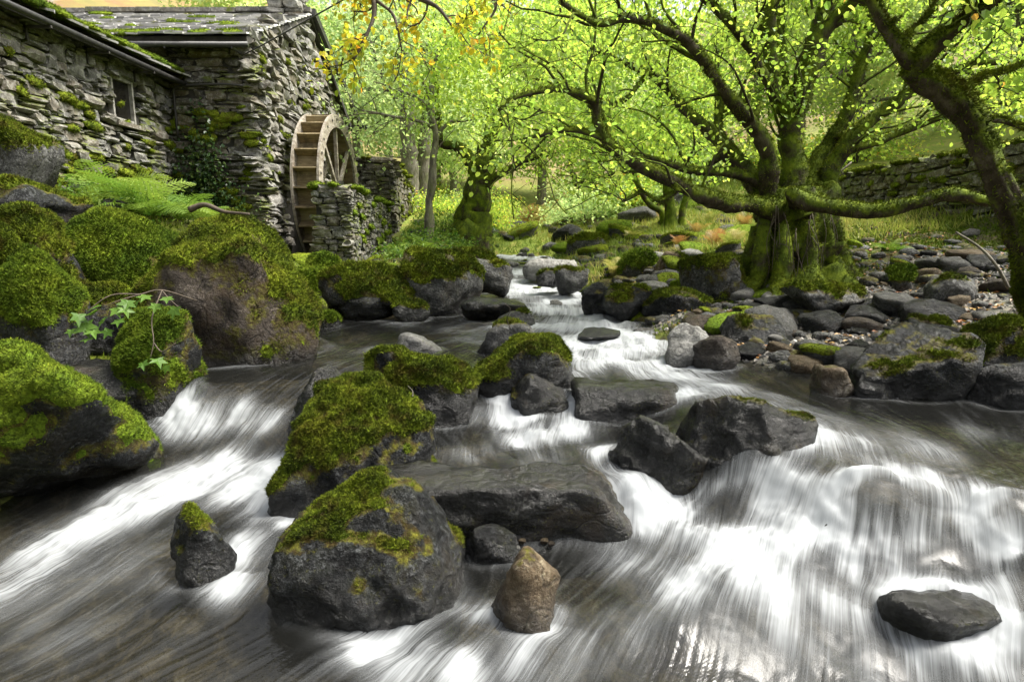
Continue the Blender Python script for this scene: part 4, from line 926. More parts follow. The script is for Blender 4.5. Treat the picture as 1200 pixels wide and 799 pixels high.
# ------------------------------------------------------------------ pier in front of the wheel, tumbled wall, field wall
def stone_wall(name, label, cat, x0, x1, y0, y1, zb, zt0, zt1, mat, seed, wr, hr, faces, lim, moss='moss'):
    loc = ((x0+x1)/2, y0, zb); t = empty(name, loc, label, cat)
    mb = MB(); i = .07
    mb.add([(x0+i, y0+i, zb-.4), (x1-i, y0+i, zb-.4), (x1-i, y1-i, zb-.4), (x0+i, y1-i, zb-.4), (x0+i, y0+i, zt0-i), (x1-i, y0+i, zt0-i), (x1-i, y1-i, zt1-i), (x0+i, y1-i, zt1-i)],
           [(0, 3, 2, 1), (4, 5, 6, 7), (0, 1, 5, 4), (1, 2, 6, 5), (2, 3, 7, 6), (3, 0, 4, 7)])
    core = mb.build('core', M['mortar'], t, off=loc)
    tp = lambda y: zt0+(zt1-zt0)*(y-y0)/(y1-y0)
    if 'f' in faces: lay_stones(core, loc, (x0, y0, 0), (1, 0, 0), (0, -1, 0), x1-x0, lambda u: zb-.2, lambda u: zt0, wr, hr, mat, seed, limit=lim, thick=.2, wav=.012, jit=.35, proud=.015)
    if 'r' in faces: lay_stones(core, loc, (x1, y0, 0), (0, 1, 0), (1, 0, 0), y1-y0, lambda u: zb-.2, lambda u: tp(y0+u), wr, hr, mat, seed+1, limit=lim, thick=.2, wav=.012, jit=.35, proud=.015)
    if 'l' in faces: lay_stones(core, loc, (x0, y1, 0), (0, -1, 0), (-1, 0, 0), y1-y0, lambda u: zb-.2, lambda u: tp(y1-u), wr, hr, mat, seed+2, limit=lim, thick=.25)
    rng = np.random.default_rng(seed+9); y = y0
    while y < y1:                                          # cope stones
        d = rng.uniform(.25, .45); o = bpy.data.objects.new('cope_stone', POOLS[mat][rng.integers(14)]); COL.objects.link(o); o.parent = core
        o.location = np.array(((x0+x1)/2+rng.normal(0, .03), y+d/2, tp(y+d/2)+.0))-np.array(loc); o.scale = ((x1-x0)*1.02, d*1.05, rng.uniform(.14, .22)); o.rotation_euler = (rng.normal(0, .05), rng.normal(0, .05), rng.normal(0, .1)); y += d
    pads = [((rng.uniform(x0, x1), yy, tp(yy)+.07), (0, 0, 1), (rng.uniform(.08, .25), rng.uniform(.08, .3), rng.uniform(.04, .08))) for yy in rng.uniform(y0, y1, int(9*(y1-y0)))]
    for k in range(int(7*(y1-y0))):
        yy = rng.uniform(y0, y1); pads.append(((x1+.02 if 'r' in faces else x0-.02, yy, rng.uniform(zb, tp(yy))), (1 if 'r' in faces else -1, 0, .7), (rng.uniform(.05, .2), rng.uniform(.03, .09), .04)))
    moss_pads('moss', pads, t, loc, rng, moss, 3500, .04, .014)
    return t
stone_wall('stone_pier', 'neat grey dry-stone pier in front of the waterwheel', 'wall', -3.86, -3.1, 12.3, 16.5, 0.95, 2.60, 2.36, 'wallstone', 41, (.14, .36), (.07, .14), 'fr', 145, 'moss2')
stone_wall('tumbled_wall', 'tumbled mossy dry-stone wall standing behind the waterwheel', 'wall', -4.4, -3.25, 18., 21.5, 1.7, 3.75, 3.1, 'wallstone_dark', 51, (.25, .6), (.12, .26), 'fr', 140)
stone_wall('field_wall', 'long mossy dry-stone field wall on the slope behind the big tree', 'wall', 7.9, 8.6, 8.2, 17.5, 1.75, 3.1, 3.1, 'wallstone_dark', 61, (.22, .5), (.11, .2), 'l', 270)

# ------------------------------------------------------------------ boulders
def rock_form(seed, sub, p=9, npl=13, hmin=.62):
    p = p*1.7
    D, F = ICO[sub]; rng = np.random.default_rng(seed)
    n = rng.normal(size=(npl, 3)); n /= np.linalg.norm(n, axis=1, keepdims=True); h = rng.uniform(hmin, 1.0, npl)
    n = np.vstack([n, np.eye(3), -np.eye(3)]); h = np.r_[h, np.full(6, .95)]
    s = np.maximum(D@n.T, 0)/h
    r = (s**p).sum(1)**(-1/p)
    return D*r[:, None], F
def displaced(V, F, size, seed, rough):
    n = vnormals(V, F); q = V/size
    rg = np.random.default_rng(seed+5); ax = rg.normal(size=3)+np.array((0, 0, 1.2)); ax /= np.linalg.norm(ax)
    st = (q@ax)[:, None]*ax; qs = q*1.5+st*7                       # bedding planes of the slate
    d = .10*fbm(q*1.6, seed, 3)+rough*(.07*fbm(q*4.5, seed+3, 4)-.11*np.abs(fbm(q*2.6, seed+5, 3))+.05*fbm(qs, seed+6, 3)+.02*fbm(q*13, seed+8, 3))
    return V+n*(d*size)[:, None]
def boulder(name, label, box, zb, kind='grey', moss=0., seed=1, deep=.8, roll=0., sub=4, rough=1., p=9, sink=.35, mossk='moss', thick=.03, cat='boulder', group=None, wetband=.26, side=0., yc=None, npl=13, hmin=.62):
    """box = left, top, right, waterline in the photograph; zb = height of the water or soil at its foot"""
    x0, y0, x1, y1 = box; cxp = (x0+x1)/2
    yf = pz(cxp, y1, zb)[1] if yc is None else yc
    for _ in range(3):
        a = .5*(x1-x0)/FPX*(yf*CP)*1.02; b = a*deep; Y = yf+b*.75
        a = .5*(x1-x0)/FPX*Y; 
    if zb < .66 and yc is None: sink = max(sink, .8)
    ztop = pd(cxp, y0, Y-.25*b)[2]; H = max(ztop-zb, .03)
    zlo = zb-max(sink*H, .06); c = (ztop-zlo)/2
    V, F = rock_form(seed, sub, p, npl, hmin)
    ca, sa = math.cos(roll), math.sin(roll); V = V@np.array(((ca, 0, sa), (0, 1, 0), (-sa, 0, ca))).T
    lo, hi = V.min(0), V.max(0); V = (V-(lo+hi)/2)/(hi-lo)*2
    V = V*np.array((a, b, c)); size = (a*b*c)**(1/3)
    V = displaced(V, F, size, seed, rough)
    lo, hi = V.min(0), V.max(0); V = (V-(lo+hi)/2)/(hi-lo)*2*np.array((a, b, c))
    loc = np.array(((cxp-600)/FPX*Y/ (CP-((y0+y1)/2-399.5)/FPX*SP), Y, zb)); V[:, 2] += (ztop+zlo)/2-zb
    n = vnormals(V, F)
    wet = ss(wetband, -.02, V[:, 2]+.03*fbm((V+loc)*6, 2, 3)) if wetband > 0 else np.zeros(len(V))
    if kind == 'wet': wet = np.maximum(wet, .55)
    mossm = np.zeros(len(V))
    mo = None
    if moss > 0:
        rng = np.random.default_rng(seed+77)
        m = ss(-.12, .35, n[:, 2]*.9+.75*fbm((V+seed)*(1.7/size**.5), seed+1, 4)+.35*fbm((V)*7, seed+2, 3)-.95+moss*1.35+side*(-n[:, 1]))
        raw = n[:, 2]*.9+.75*fbm((V+seed)*(1.7/size**.5), seed+1, 4)+.35*fbm((V)*7, seed+2, 3)-.95+moss*1.35+side*(-n[:, 1])
        m *= ss(.02, .12, V[:, 2]); mossm = ss(-.5, .4, raw)*ss(.0, .1, V[:, 2]); m = ss(.25, 1., m)
        fm = m[F].mean(1); keep = fm > .10
        if keep.sum() > 20:
            Ff = F[keep]; us = np.unique(Ff); mp = np.zeros(len(V), int); mp[us] = np.arange(len(us))
            lump = .65+1.2*fbm(V*9/max(size, .15)**.3, seed+4, 3)+.3*fbm(V*26, seed+6, 2)
            Vm = (V+n*((-.006+thick*m*lump)[:, None]))[us]; Fm = mp[Ff]
            D = float(Y); area = 0.5*np.linalg.norm(np.cross(Vm[Fm[:, 1]]-Vm[Fm[:, 0]], Vm[Fm[:, 2]]-Vm[Fm[:, 0]]), axis=1).sum()
            nb = int(min(area*34000*(4.2/max(D, 3.2))**2, 40000))
            P, N, fi = scatter_on(Vm, Fm, nb, rng, fm[keep])
            bl = .021*max(D, 3.4)/4.2
            bt = .45+.45*fbm(P*5, seed+9, 3)
            bv, bf, btt = blades(P, N, bl, bl*.33, rng, .65, .25, np.clip(bt, 0, 1))
            tt = np.clip(.35+.4*fbm(Vm*5, seed+9, 3), 0, 1)
            me = mesh_np('moss', np.vstack([Vm, bv]), np.vstack([Fm, bf+len(Vm)]), {'tint': np.r_[tt, btt]})
            mo = me
    o = link(name, mesh_np(name, V, F, {'wet': wet, 'mossm': mossm}), M[kind], None, loc); tag(o, label, cat, group)
    if mo: link('moss', mo, M[mossk], o)
    return o
for a_, k_ in BL: boulder(*a_, **k_)

# ------------------------------------------------------------------ loose stones: scree, banks and margins (shared forms, each its own object)
STN = {}
for kd in ('grey', 'dark', 'brown', 'pale', 'pink'):
    STN[kd] = []
    for k in range(6 if kd in ('grey', 'dark') else 3):
        V, F = rock_form(900+k+len(kd)*13, 3, 9); lo, hi = V.min(0), V.max(0); V = (V-(lo+hi)/2)/(hi-lo)*2
        V = displaced(V, F, 1., k+3, 1.); me = mesh_np('stone', V, F, {'wet': np.zeros(len(V))}); me.materials.append(M[kd]); STN[kd].append(me)
mV, mF = rock_form(777, 3, 7); lo, hi = mV.min(0), mV.max(0); mV = (mV-(lo+hi)/2)/(hi-lo)*2; mV = displaced(mV, mF, 1., 4, .7); mN = vnormals(mV, mF)
STMOSS = []
for k in range(3):
    mk = ss(-.1, .4, mN[:, 2]+.5*fbm(mV*2+k*5, 4+k, 3)+(.15, -.1, .35)[k]); kp = mk[mF].mean(1) > .1; Fm = mF[kp]; us = np.unique(Fm); mp = np.zeros(len(mV), int); mp[us] = np.arange(len(us))
    Vm = (mV+mN*(-.02+.12*mk*(.8+.5*fbm(mV*5, 8, 3)))[:, None])[us]; Fm = mp[Fm]; rs = np.random.default_rng(k)
    P, N, _ = scatter_on(Vm, Fm, 1500, rs); bv, bf, bt = blades(P, N, .09, .035, rs)
    me = mesh_np('moss', np.vstack([Vm, bv]), np.vstack([Fm, bf+len(Vm)]), {'tint': np.r_[np.full(len(Vm), .45), bt]}); me.materials.append(M['moss' if k != 2 else 'moss2']); STMOSS.append(me)
mst = mesh_np('stone', mV, mF, {'wet': np.zeros(len(mV))}); mst.materials.append(M['grey'])
def strew(n, xr, yr, sr, kinds, mossp, label, group, seed, onwater=False, cond=None, flat=(.4, .75)):
    rng = np.random.default_rng(seed); k = 0; tries = 0
    while k < n and tries < n*40:
        tries += 1; x = rng.uniform(*xr); y = rng.uniform(*yr)
        if cond and not cond(x, y): continue
        g_ = gz(x, y); w_ = float(water_z(np.array([x]), np.array([y]))[0])
        if (g_ < w_-.03) != onwater and not (onwater and g_ < w_+.03): continue
        s = sr[0]+(sr[1]-sr[0])*rng.random()**2.2; mossy = rng.random() < mossp
        me = mst if mossy else STN[(kd := kinds[rng.integers(len(kinds))])][rng.integers(len(STN[kd]))]
        o = bpy.data.objects.new('stone', me); COL.objects.link(o); fl = rng.uniform(*flat)
        o.location = (x, y, max(g_, w_-.02)+s*fl*.3); o.scale = (s*rng.uniform(.8, 1.3), s*rng.uniform(.7, 1.1), s*fl); o.rotation_euler = (rng.normal(0, .12), rng.normal(0, .12), rng.uniform(0, 6.28))
        tag(o, label, 'stone', group)
        if mossy: link('moss', STMOSS[rng.integers(3)], None, o)
        k += 1
strew(112, (2.0, 5.8), (5.0, 8.4), (.05, .24), ('grey', 'dark', 'dark', 'brown', 'grey', 'pink'), .06, 'loose slaty stone in the scree between the dark wedge boulder and the tree', 'scree stones on the right bank', 1)
strew(68, (1.1, 3.4), (5.8, 13), (.09, .34), ('grey', 'dark', 'grey', 'pale'), .35, 'stone along the right margin of the upper stream', 'stones on the right margin upstream', 2)
strew(28, (-3.4, .4), (7.5, 19), (.09, .28), ('grey', 'dark'), .6, 'stone along the left margin of the upper stream below the pier', 'stones on the left margin upstream', 3)
strew(42, (-1.6, 5.), (12.5, 24), (.15, .5), ('grey', 'dark'), .65, 'mossy stone on the bank around the head of the stream', 'stones at the head of the stream', 4)
strew(24, (-.6, 2.2), (8.2, 22), (.08, .22), ('dark', 'grey', 'pale'), .1, 'stone breaking the white riffle upstream', 'stones in the riffle', 5, onwater=True)
strew(13, (3.2, 7.6), (8., 12), (.08, .24), ('grey', 'dark'), .5, 'stone on the bank between the big tree and the field wall', 'stones below the field wall', 6)
strew(8, (-6, -3.2), (6.2, 11.5), (.12, .32), ('grey', 'dark'), .7, 'mossy stone on the fern bank under the outbuilding', 'stones on the fern bank', 7)
for (px, py, s, kd, lb) in ((612, 634, .022, 'brown', 'tiny rust red pebble lodged beneath the wide wet boulder'), (604, 642, .026, 'pale', 'tiny white pebble lodged beneath the wide wet boulder'), (638, 634, .024, 'brown', 'tiny orange pebble at the foot of the wide wet boulder'), (646, 637, .02, 'pink', 'tiny pinkish pebble at the foot of the wide wet boulder')):
    o = bpy.data.objects.new('pebble', STN[kd][0]); COL.objects.link(o); o.location = pz(px, py, .10); o.scale = (s, s*.9, s*.8); tag(o, lb, 'pebble')
# rubble: the smaller stones past that number, one mass
rng = np.random.default_rng(55); RB = []
fo_ = [rock_form(950+k, 2, 8) for k in range(8)]; fo_ = [(displaced((V-(V.max(0)+V.min(0))/2)/(V.max(0)-V.min(0))*2, F, 1., k, 1.), F) for k, (V, F) in enumerate(fo_)]
for k in range(2400):
    if k % 3 == 0: x, y, s = rng.uniform(1.9, 6.8), rng.uniform(5.2, 10.5), rng.uniform(.035, .12)
    elif k % 3 == 1: x, y, s = rng.uniform(-2.6, 5.5), rng.uniform(9.5, 25), rng.uniform(.07, .22)
    else: x, y, s = rng.uniform(1.0, 3.2), rng.uniform(6.2, 14), rng.uniform(.04, .15)
    RB.append((x, y, s))
RB = np.array(RB); zg = ground_z(RB[:, 0], RB[:, 1]); zw = water_z(RB[:, 0], RB[:, 1]); kp = (zg > zw-.06) & (np.hypot(RB[:, 0]-3.75, RB[:, 1]-8.3) > .8); RB = RB[kp]; zg = zg[kp]; RB = RB[:760]; zg = zg[:760]
Vs, Fs, Ts, n0 = [], [], [], 0
for (x, y, s), z in zip(RB, zg):
    V, F = fo_[rng.integers(8)]; a = rng.uniform(0, 6.28); c_, s_ = math.cos(a), math.sin(a); V = V*np.array((s*rng.uniform(.8, 1.4), s, s*rng.uniform(.4, .75)))
    Vs.append(np.stack([V[:, 0]*c_-V[:, 1]*s_+x, V[:, 0]*s_+V[:, 1]*c_+y, V[:, 2]+z+s*.12], 1)); Fs.append(F+n0); n0 += len(V); Ts.append(np.full(len(V), (rng.random() < .35+.35*(y > 10))*rng.uniform(.5, 1.)))
V = np.concatenate(Vs); F = np.concatenate(Fs); nn = vnormals(V, F)
tag(link('bank_rubble', mesh_np('bank_rubble', V, F, {'wet': np.zeros(len(V)), 'mossm': np.concatenate(Ts)*ss(-.1, .7, nn[:, 2])}), M['grey']), 'small rubble stones packed along both banks', 'stones', None, 'stuff')
# fine gravel between them
rng = np.random.default_rng(40); n = 5200
x = np.r_[rng.uniform(1.9, 6.2, n), rng.uniform(1., 2.6, 800)]; y = np.r_[rng.uniform(4.9, 8.8, n), rng.uniform(6.5, 10, 800)]
gr = gauss_zone(x, y, GRAVEL); zg = ground_z(x, y); zw = water_z(x, y); kp = (gr > .35) & (zg > zw-.05); x, y, zg = x[kp], y[kp], zg[kp]
tV = np.array([(1, 0, -.4), (-.5, .9, -.3), (-.6, -.8, -.4), (.1, .1, .7), (-.3, .2, .55), (.35, -.3, .5)]); tF = np.array([(0, 1, 3), (1, 4, 3), (1, 2, 4), (2, 5, 4), (2, 0, 5), (0, 3, 5), (3, 4, 5)])
s = .012+.035*rng.random(len(x))**2; a = rng.uniform(0, 6.28, len(x)); ca, sa = np.cos(a)[:, None], np.sin(a)[:, None]
V = np.stack([(ca*tV[:, 0]-sa*tV[:, 1])*s[:, None]*1.2+x[:, None], (sa*tV[:, 0]+ca*tV[:, 1])*s[:, None]+y[:, None], tV[:, 2]*s[:, None]*.8+zg[:, None]+.006], -1).reshape(-1, 3)
F = (np.arange(len(x))[:, None, None]*6+tF).reshape(-1, 3)
g = G('gravel'); c = g.ramp(g.attr('tint'), [(0, (.04, .04, .038)), (.5, (.13, .125, .115)), (.8, (.22, .19, .155)), (1, (.36, .34, .3))]); M['gravel'] = g.done(g.prin(col=c, rough=.8, nrm=g.bump(g.noise(60, g.pos(), 3), .5, .01)))
tag(link('gravel', mesh_np('gravel', V, F, {'tint': np.repeat(rng.random(len(x)), 6)}, False), M['gravel']), 'fine grey gravel between the scree stones', 'gravel', None, 'stuff')

# ------------------------------------------------------------------ trees
def rot_about(v, ax, a):
    ax = ax/max(np.linalg.norm(ax), 1e-9); return v*math.cos(a)+np.cross(ax, v)*math.sin(a)+ax*(ax@v)*(1-math.cos(a))
def walk(rng, p, d, L, n, wig, lift):
    pts = [p]
    for k in range(n):
        d = d+rng.normal(0, wig, 3)+np.array((0, 0, lift)); d = d/np.linalg.norm(d); p = p+d*L/n; pts.append(p)
    return np.array(pts), d
def gpy(px, D):                   # picture height of the soil at that place
    x = pd(px, 260, D)[0]; sl = (gz(x, D)-CAMH)/D; return 399.5+FPX*(sl*CP+SP)/(sl*SP-CP)
class Tree:
    def __init__(s, seed): s.rng = np.random.default_rng(seed); s.wood = []; s.twigs = []; s.lp = []; s.ld = []; s.limbs = []
    rk = 1.
    def limb(s, pts, n=6, segs=10, lump=.14, gnarl=.018, spawn=True, rk=None):
        P = np.array([pd(a, b, c) for a, b, c, _ in pts]); R = np.array([r/FPX*c for _, _, c, r in pts])*(rk or s.rk)
        Q = catmull(P, n); r = np.interp(np.linspace(0, len(R)-1, len(Q)), np.arange(len(R)), R)
        k = np.clip(np.arange(len(Q))/3, 0, 1)[:, None]
        Q = Q+k*np.maximum(gnarl, r*.22)[:, None]*np.stack([vnoise(Q*3.1, 3+j) for j in range(3)], 1)
        r = r*(1+.24*vnoise(Q*4.3, 9)+.10*vnoise(Q*11, 19))
        if spawn and .03 < r[0] < .2 and s.rk < .78:                             # broken stubs and knots
            for q in range(s.rng.integers(1, 4)):
                i = s.rng.integers(len(Q)//4, len(Q)-1); d = np.cross(Q[i+1]-Q[i], s.rng.normal(size=3)); d /= np.linalg.norm(d)+1e-9; l_ = r[i]*s.rng.uniform(1.6, 3.2)
                s.wood.append(tube([Q[i], Q[i]+d*l_*.6, Q[i]+d*l_+np.array((0, 0, .02))], (r[i]*.55, r[i]*.38, r[i]*.3), 7, .2, 4, 9.))
        tv = tube(Q, r, segs, lump, 5, 7.)
        if segs > 15:                                        # fluted, ridged boles
            C = np.vstack([np.repeat(Q, segs, 0), Q[:1], Q[-1:]]); th = np.r_[np.tile(np.arange(segs)*2*math.pi/segs, len(Q)), 0, 0]; w_ = np.r_[np.repeat(np.arange(len(Q)), segs), 0, 0]
            fl = .09*np.sin(5*th+1.5*np.sin(w_*.12))+.06*np.sin(9*th+2*np.sin(w_*.2+1))+.10*fbm(tv[0]*np.array((9, 9, 2.2)), 77, 3)
            tv = (C+(tv[0]-C)*(1+fl)[:, None], tv[1])
        s.wood.append(tv); s.limbs.append((Q, r, spawn)); return Q
    def grow(s, per_m, L1, twigs, leaves, L2=(.25, .5), lift=.03, start=.25, spread=.07, zmin=-9., droop=-.05):
        rng = s.rng
        for Q, r, spawn in s.limbs:
            if not spawn: continue
            seg = np.linalg.norm(np.diff(Q, axis=0), axis=1); tot = seg.sum(); cum = np.r_[0, np.cumsum(seg)]
            for k in range(int(rng.poisson(per_m*tot))+1):
                t = (start+(1-start)*rng.random()**.7)*tot
                if k == 0: t = tot
                i = min(np.searchsorted(cum, t), len(Q)-1); p = Q[i]; tan = Q[min(i+1, len(Q)-1)]-Q[max(i-1, 0)]; tan /= np.linalg.norm(tan)+1e-9
                side = np.cross(tan, rng.normal(size=3)); side /= np.linalg.norm(side)
                d = tan*.7+side*rng.uniform(.5, 1.1)+np.array((0, 0, .35))
                if p[2] < zmin and d[2] < .25: d[2] = .25+.4*rng.random()
                d /= np.linalg.norm(d)
                L = rng.uniform(*L1); pts, _ = walk(rng, p, d, L, 6, .22, lift)
                r0 = min(r[i]*.5, .022); s.twigs.append(tube(catmull(pts, 2), np.linspace(r0, .007, 13), 5, cap=False))
                for q in range(twigs):
                    u = .25+.75*rng.random(); j = u*6; a = int(min(j, 5)); pp = pts[a]+(pts[a+1]-pts[a])*(j-a)
                    dd = pts[a+1]-pts[a]; dd /= np.linalg.norm(dd)+1e-9; dd = dd*.5+rng.normal(0, .6, 3); dd /= np.linalg.norm(dd)
                    tp, _ = walk(rng, pp, dd, rng.uniform(*L2), 3, .2, droop); s.twigs.append(tube(tp, (.006, .005, .004, .003), 3, cap=False))
                    nl = max(2, int(rng.poisson(leaves))); w = rng.random(nl)*3; a = np.minimum(w.astype(int), 2)
                    s.lp.append(tp[a]+(tp[a+1]-tp[a])*(w-a)[:, None]+rng.normal(0, spread, (nl, 3)))
                    s.ld.append((tp[-1]-tp[0])[None]*1.5+rng.normal(0, .5, (nl, 3))+np.array((0, 0, -.25)))
    def cloud(s, centres, n, sig):
        for c in centres:
            s.lp.append(np.asarray(c)+s.rng.normal(0, 1, (n, 3))*np.asarray(sig)); s.ld.append(s.rng.normal(0, .6, (n, 3))+np.array((0, 0, -.3)))
    def build(s, name, label, loc, bark='bark', leaf='leaf', lsize=.075, tint=(.5, .22), mossfuzz=0, aspect=.85, group=None, fade=None):
        t = empty(name, loc, label, 'tree', group); loc = np.asarray(loc, float)
        V, F = join(s.wood); trunk = link('trunk', mesh_mixed('trunk', V-loc, F), M[bark], t)
        if s.twigs:
            V2, F2 = join(s.twigs); tag(link('twigs', mesh_mixed('twigs', V2-loc, F2), M['twig' if bark != 'bark' else 'bark'], trunk), kind='stuff')
        if mossfuzz:
            tri = np.vstack([F[:, [0, 1, 2]], F[:, [0, 2, 3]]])
            a = V[tri]; nn = np.cross(a[:, 1]-a[:, 0], a[:, 2]-a[:, 0]); nz_ = nn[:, 2]/np.maximum(np.linalg.norm(nn, axis=1), 1e-9)
            cen = a.mean(1); wgt = np.clip(.35+.65*nz_+.9*fbm(cen*2.3, 12, 4), .03, 1.4)
            P, N, fi = scatter_on(V, tri, mossfuzz, s.rng, wgt)
            bv, bf, bt = blades(P, N, .034, .010, s.rng, .6, -.1, np.clip(.45+.5*fbm(P*3, 31, 3)+.15*N[:, 2], 0, 1))
            link('bark_moss', mesh_np('bark_moss', bv-loc, bf, {'tint': bt}), M['moss'], trunk)
        P = np.concatenate(s.lp); D = np.concatenate(s.ld)
        if fade is not None:
            kp = fade(P); P, D = P[kp], D[kp]
        six = lsize < .09; Vl, Fl = leaf_quads(P, D, lsize, s.rng, aspect, .6, six)
        tn = np.clip(s.rng.normal(tint[0], tint[1], len(P))+.25*fbm(P*.9, 3, 3), 0, 1)
        link('crown', mesh_np('crown', Vl-loc, Fl, {'tint': np.repeat(tn, 6 if six else 4)}, False), M[leaf], t)
        return t

# the big old many-stemmed tree on the right bank
T = Tree(101); T.rk = .74
tr = T.limb([(934,372,8.2,80),(933,345,8.25,66),(934,310,8.3,56),(932,275,8.3,52),(928,245,8.3,50),(926,222,8.3,36)], 8, 40, .16, .0, False, .82)
for a in np.linspace(0, 6.28, 11)[:-1]:                     # buttresses and roots
    x, y = math.cos(a), math.sin(a); f = T.rng.uniform(.8, 1.25)
    T.limb([(932+44*x, 262+T.rng.uniform(-10, 10), 8.3+.42*y, 9), (933+50*x, 300, 8.3+.5*y, 13), (934+60*x*f, 332, 8.3+.62*y, 14), (934+82*x*f, 349-6*y, 8.3+.9*y, 9), (934+112*x*f, 358-14*y, 8.3+1.2*y, 4)], 5, 9, .2, .03, False, .8)
L_ = T.limb
L_([(925,240,8.3,24),(929,195,8.3,18),(928,160,8.3,17),(928,125,8.3,18)])
L_([(926,135,8.3,16),(908,112,8.3,12),(903,70,8.25,10.5),(902,30,8.2,9.5),(905,-30,8.1,8),(900,-90,8.0,5)])
L_([(930,135,8.3,18),(942,100,8.35,17),(955,60,8.4,15),(966,20,8.5,13),(976,-30,8.6,10),(985,-90,8.7,7)])
L_([(958,50,8.4,9),(980,22,8.3,8.5),(1002,-2,8.1,7),(1020,-50,8.,5)])
L_([(922,130,8.4,10),(918,95,8.6,8),(914,45,8.8,7),(914,-20,9,6),(912,-70,9.1,4)])
L_([(905,245,8.2,16),(900,205,8.1,14),(898,175,8.0,12),(880,145,7.85,11),(852,110,7.6,9.5),(820,66,7.3,8),(787,36,7.0,7),(740,20,6.8,6),(700,27,6.6,5),(658,4,6.4,4)])
L_([(903,100,8.2,7),(888,78,8.1,6.5),(866,42,7.9,6),(826,0,7.6,5.5),(800,-40,7.4,4)])
L_([(900,235,8.4,15),(882,212,8.5,14),(856,182,8.6,12.5),(832,156,8.7,10),(800,126,8.8,8),(770,92,8.9,6.5),(726,70,9,5),(692,58,9.1,3.5)])
L_([(846,175,8.6,8),(841,150,8.7,7),(843,118,8.8,6),(836,80,9,4)])
L_([(915,248,8.15,19),(885,240,7.9,15),(855,238,7.7,13),(822,230,7.5,12),(788,214,7.3,11),(750,192,7.1,10),(716,172,6.95,9),(702,146,6.9,7.5),(694,118,6.8,6),(655,105,6.6,4.5),(610,112,6.4,3.5),(585,130,6.3,2.5)])
L_([(718,172,6.95,6),(700,160,6.9,5),(670,150,6.8,4),(630,160,6.7,3)])
L_([(890,215,8.2,9),(860,203,8.0,7.5),(818,201,7.9,6),(780,192,7.8,5),(756,184,7.8,3)])
L_([(935,235,7.9,14),(928,226,7.7,10),(950,239,7.6,13),(1000,246,7.5,12),(1050,244,7.4,11.5),(1100,231,7.3,11),(1130,228,7.25,10.5),(1160,238,7.2,9)], spawn=False)
L_([(945,235,8.5,16),(955,195,8.7,13),(972,168,8.8,11),(990,138,8.9,10),(1005,92,9,8.5),(1013,62,9.1,7),(1030,10,9.2,6),(1045,-40,9.3,4)])
L_([(965,240,8.5,14),(978,192,8.5,13),(1012,148,8.5,11),(1050,120,8.5,9),(1085,98,8.5,8),(1130,80,8.4,6),(1180,72,8.3,4)])
L_([(985,182,8.6,6.5),(1035,162,8.7,5.5),(1095,140,8.8,5),(1140,128,8.9,4),(1190,122,9,3)])
L_([(800,218,7.35,5),(775,235,7.2,3.5),(752,226,7.2,3),(730,236,7.1,2)])
L_([(760,84,8.9,4),(740,110,8.8,3.5),(722,122,8.7,3),(700,120,8.6,2.5)])
T.grow(3.7, (.6, 1.5), 7, 22, (.25, .5), .03, .2, .12, 2.6, -.02)
# whippy shoots rising through the stems
big = T.build('gnarled_tree', 'massive old many-stemmed tree with mossy limbs spreading over the bank', tuple(pd(934, 345, 8.3)), 'bark', 'leaf', .054, (.48, .12), 90000, fade=lambda P: (P[:, 2] > 2.35+.25*np.sin(P[:, 0]*5)) & (T.rng.random(len(P)) < np.where(P[:, 1] < 8.2, .5, 1.)))
# hanging roots and dead shoots at the base
mb = []
for k in range(34):
    a = T.rng.uniform(3.4, 6.2); x, y = math.cos(a), math.sin(a)
    p = pd(932+46*x, 250+T.rng.uniform(-12, 40), 8.3+.55*y-.04); q = p+np.array((T.rng.normal(0, .08), -.1+T.rng.normal(0, .04), -T.rng.uniform(.25, .8)))
    mb.append(tube(catmull([p, (p+q)/2+T.rng.normal(0, .04, 3), q], 3), np.linspace(.006, .003, 7), 4))
V, F = join(mb); link('hanging_roots', mesh_mixed('hanging_roots', V-np.array(big.location), F), M['straw'] if False else M['twig'], big)

# leaning tree at the right edge
T = Tree(202); T.rk = .58; L_ = T.limb
L_([(1236,400,5.3,34),(1218,350,5.3,29),(1203,300,5.3,26),(1187,248,5.3,25),(1161,196,5.25,24),(1138,142,5.2,25),(1108,104,5.15,24),(1072,84,5.1,21)], 7, 24, .16, .03, False)
L_([(1085,95,5.1,16),(1066,74,5.05,14),(1045,44,5.0,12),(1026,14,4.95,10),(1008,-14,4.9,9),(985,-60,4.8,7)])
L_([(1066,92,5.1,19),(1086,62,5.0,19),(1112,38,4.9,17),(1145,14,4.8,15),(1190,-22,4.7,13),(1240,-70,4.6,9)])
L_([(1120,118,5.15,8),(1150,90,5.3,6),(1180,84,5.4,4.5),(1215,70,5.5,3)])
L_([(1050,52,5.0,6),(1075,30,5.2,4.5),(1100,-10,5.3,3.5)])
L_([(1140,150,5.2,6),(1168,140,5.4,5),(1200,150,5.5,3.5)])
T.grow(3.8, (.4, .95), 6, 11, (.2, .4), .03, .2, .07)
T.build('leaning_tree', 'leaning forked tree with mossy flaking bark at the right edge', tuple(pd(1202, 372, 5.3)), 'bark', 'leaf', .062, (.46, .2), 38000)

